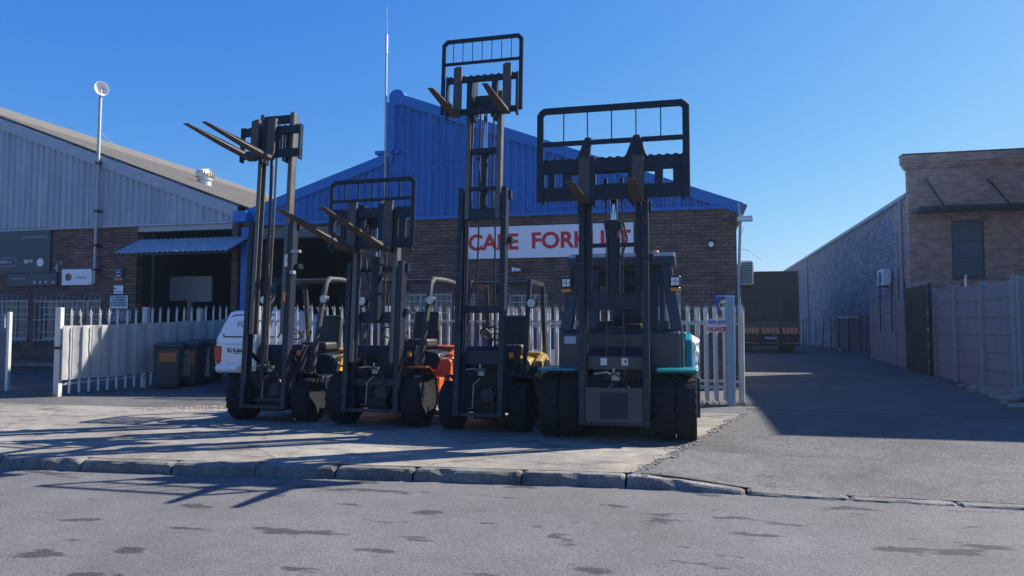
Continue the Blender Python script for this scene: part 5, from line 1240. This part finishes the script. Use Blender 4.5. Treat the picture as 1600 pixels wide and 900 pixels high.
for sx in (-1, 1):
    b = MB(); b.add([(sx * .745, .46, 1.35), (sx * .74, 1.68, 1.35), (sx * .62, 1.6, 2.30), (sx * .62, .6, 2.30)], [(0,1,2,3)]); b.build('side_glass', CABGLASS, f4)
    MB().box(sx * .75 - .03, sx * .75 + .03, .42, 1.72, .75, 1.36).build('cab_door_panel', CABG, f4, .015)
    l_ = MB().box(-.075, .075, -.05, .04, -.075, .075).build('headlight', BLACK, f4, .015); l_.location = (sx * .73, .36, 2.03)
    b = MB()
    for ax_ in (-1, 1):
        for az_ in (-1, 1): b.box(ax_ * .028 - .024, ax_ * .028 + .024, -.058, -.051, az_ * .028 - .024, az_ * .028 + .024)
    b.build('lens', LAMPW, l_)
    MB().box(-.065, .065, -.045, .03, -.13, -.079).build('indicator', LAMPO, l_, .008)
    # flat teal fender top with front lip
    MB().box(min(sx * .5, sx * 1.0), max(sx * .5, sx * 1.0), -.30, .42, .86, .895).build('fender_top', TEAL, f4, .01)
for sx in (-1, 1): MB().box(sx * .40 - .10, sx * .40 + .10, .47, .53, 1.40, 2.28).xf(lambda v: Vector((v.x, v.y + (v.z - 1.4) * .12, v.z))).build('window_divider', CABG, f4)
MB().box(-.60, .60, 1.62, 1.70, 1.30, 1.52).build('rear_window_frame', CABG, f4, .01); MB().box(-.60, .60, 1.60, 1.68, 2.05, 2.28).build('rear_header', CABG, f4, .01)
MB().box(-.16, .16, 1.45, 1.56, 1.75, 2.05).build('headrest', SEATM, f4, .05, seg=3)
b = MB(); b.tube([(-.66, .5, 2.36), (-.66, .35, 2.2), (-.66, .32, 2.05)], .02, 8); b.build('conduit', MAST, f4, 0, True)
MB().box(-.74, -.58, .19, .199, 1.2, 1.3).build('maker_plate', pm('plate_pale', (.45, .5, .55), .4), f4, .01)
M4(MB().box(-.35, .35, -.585, -.57, .24, .66), 'mast_skirt', CABG); M4(MB().box(-.17, .17, -.592, -.586, .28, .60), 'skirt_hatch', BLACK)
for x_ in (-.14, .12):
    M4(MB().box(x_ - .04, x_ + .04, -.43, -.398 - .028, .93, 1.02), 'warning_label', pm('label_white', (.6, .6, .6), .5), bev=0)
M4(MB().box(x_ - .0, x_ + .02, -.434, -.431, .96, 1.0), 'warning_mark', INK, bev=0)
b = MB(); b.prism([(-.40, .80), (-.18, .80), (-.18, 1.04), (-.40, 1.04)], 'x', -.35, .35); M4(MB().box(-.36, .36, -.425, -.40, .88, 1.04), 'lower_crossplate', CABG)
MB().lathe([(.001, 0), (.06, 0), (.06, .05), (.04, .09), (.001, .1)], (.45, 1.0, 2.42), 'z', 14).build('beacon', LAMPO, f4, 0, True)
b = MB(); b.tube([(.50, 1.9, 1.2), (.50, 1.9, 2.1)], .045, 12); b.build('exhaust', MAST, f4, 0, True)
# stickers on the first two forklifts
STK = pm('sticker_white', (.62, .62, .58), .5); 
M1(MB().box(.33, .375, -.504, -.501, 2.30, 2.48), 'sticker', STK, bev=0); M1(MB().box(.335, .37, -.504, -.501, 1.78, 1.92), 'sticker', LAMPO, bev=0)
M1(MB().box(.375, .52, -.42, -.36, 2.52, 2.56), 'hose_bracket', GALVD); M1(MB().box(.375, .44, -.42, -.36, 2.20, 2.25), 'hose_bracket', GALVD)
# white crumpled plastic wrap hanging at the back of the big forklift
q = at(1078, 560, 12.0)
b = MB(); rings = []; rnd = random.Random(8)
for k in range(22):
    z = .66 + k * .032; rr_ = .12 + .02 * math.sin(k * .5) - .10 * max(0, (k - 16) / 5)
    rings.append([Vector((rr_ * (1 + .9 * mnoise.noise(Vector((math.cos(t) * 1.6, math.sin(t) * 1.6, k * .22)))) * math.cos(t), rr_ * math.sin(t), z)) for t in [2 * math.pi * j / 18 for j in range(18)]])
b.loft(rings); o = b.build('plastic_wrap', pm('white_plastic', (.75, .75, .73), .35, var=.1, bump=.5, bs=18), smooth=True); o.location = (q.x, 12.3, 0)
tag(o, 'crumpled white plastic wrap bundle on a stand behind the big teal forklift', 'plastic wrap')
MB().box(-.15, .15, -.15, .15, .0, .63).build('stand', MAST, o, .01)

# litter by the kerb
for i, (px, py, lb, sz) in enumerate(((903, 761, 'crumpled white paper in the gutter under the kerb', .10), (1030, 763, 'small white scrap lying right of the crumpled paper', .05), (1100, 767, 'flat pale scrap against the dropped kerb', .07))):
    q = gr(px, py, -.15); b = MB(); n = 6; rnd = random.Random(30 + i)
    for a in range(n + 1):
        for c in range(n + 1): b.v.append(Vector(((a / n - .5) * sz * 1.6, (c / n - .5) * sz * .5, .008 + .02 * abs(mnoise.noise(Vector((a * .7 + i, c * .9, 0)))))))
    for a in range(n):
        for c in range(n): k = a * (n + 1) + c; b.f.append((k, k + 1, k + n + 2, k + n + 1)); b.m.append(0)
    o = b.build('paper_scrap', SIGNW); o.location = (q.x, q.y, -.112); tag(o, lb, 'litter')

# ------------------------------------------------------------ thin haze volume added to imitate lens glare
hz_ = MB().box(-145, 145, -145, 145, -1.2, 14).build('glare_haze', [])
hz_['kind'] = 'stuff'
hm = bpy.data.materials.new('glare_haze'); hm.use_nodes = True; hn = hm.node_tree.nodes; hl = hm.node_tree.links
for n_ in list(hn):
    if n_.type != 'OUTPUT_MATERIAL': hn.remove(n_)
pv = hn.new('ShaderNodeVolumePrincipled'); pv.inputs['Color'].default_value = (.55, .76, 1, 1); pv.inputs['Density'].default_value = .0009; pv.inputs['Anisotropy'].default_value = .45
hl.new(pv.outputs[0], [n_ for n_ in hn if n_.type == 'OUTPUT_MATERIAL'][0].inputs['Volume'])
hz_.data.materials.append(hm)
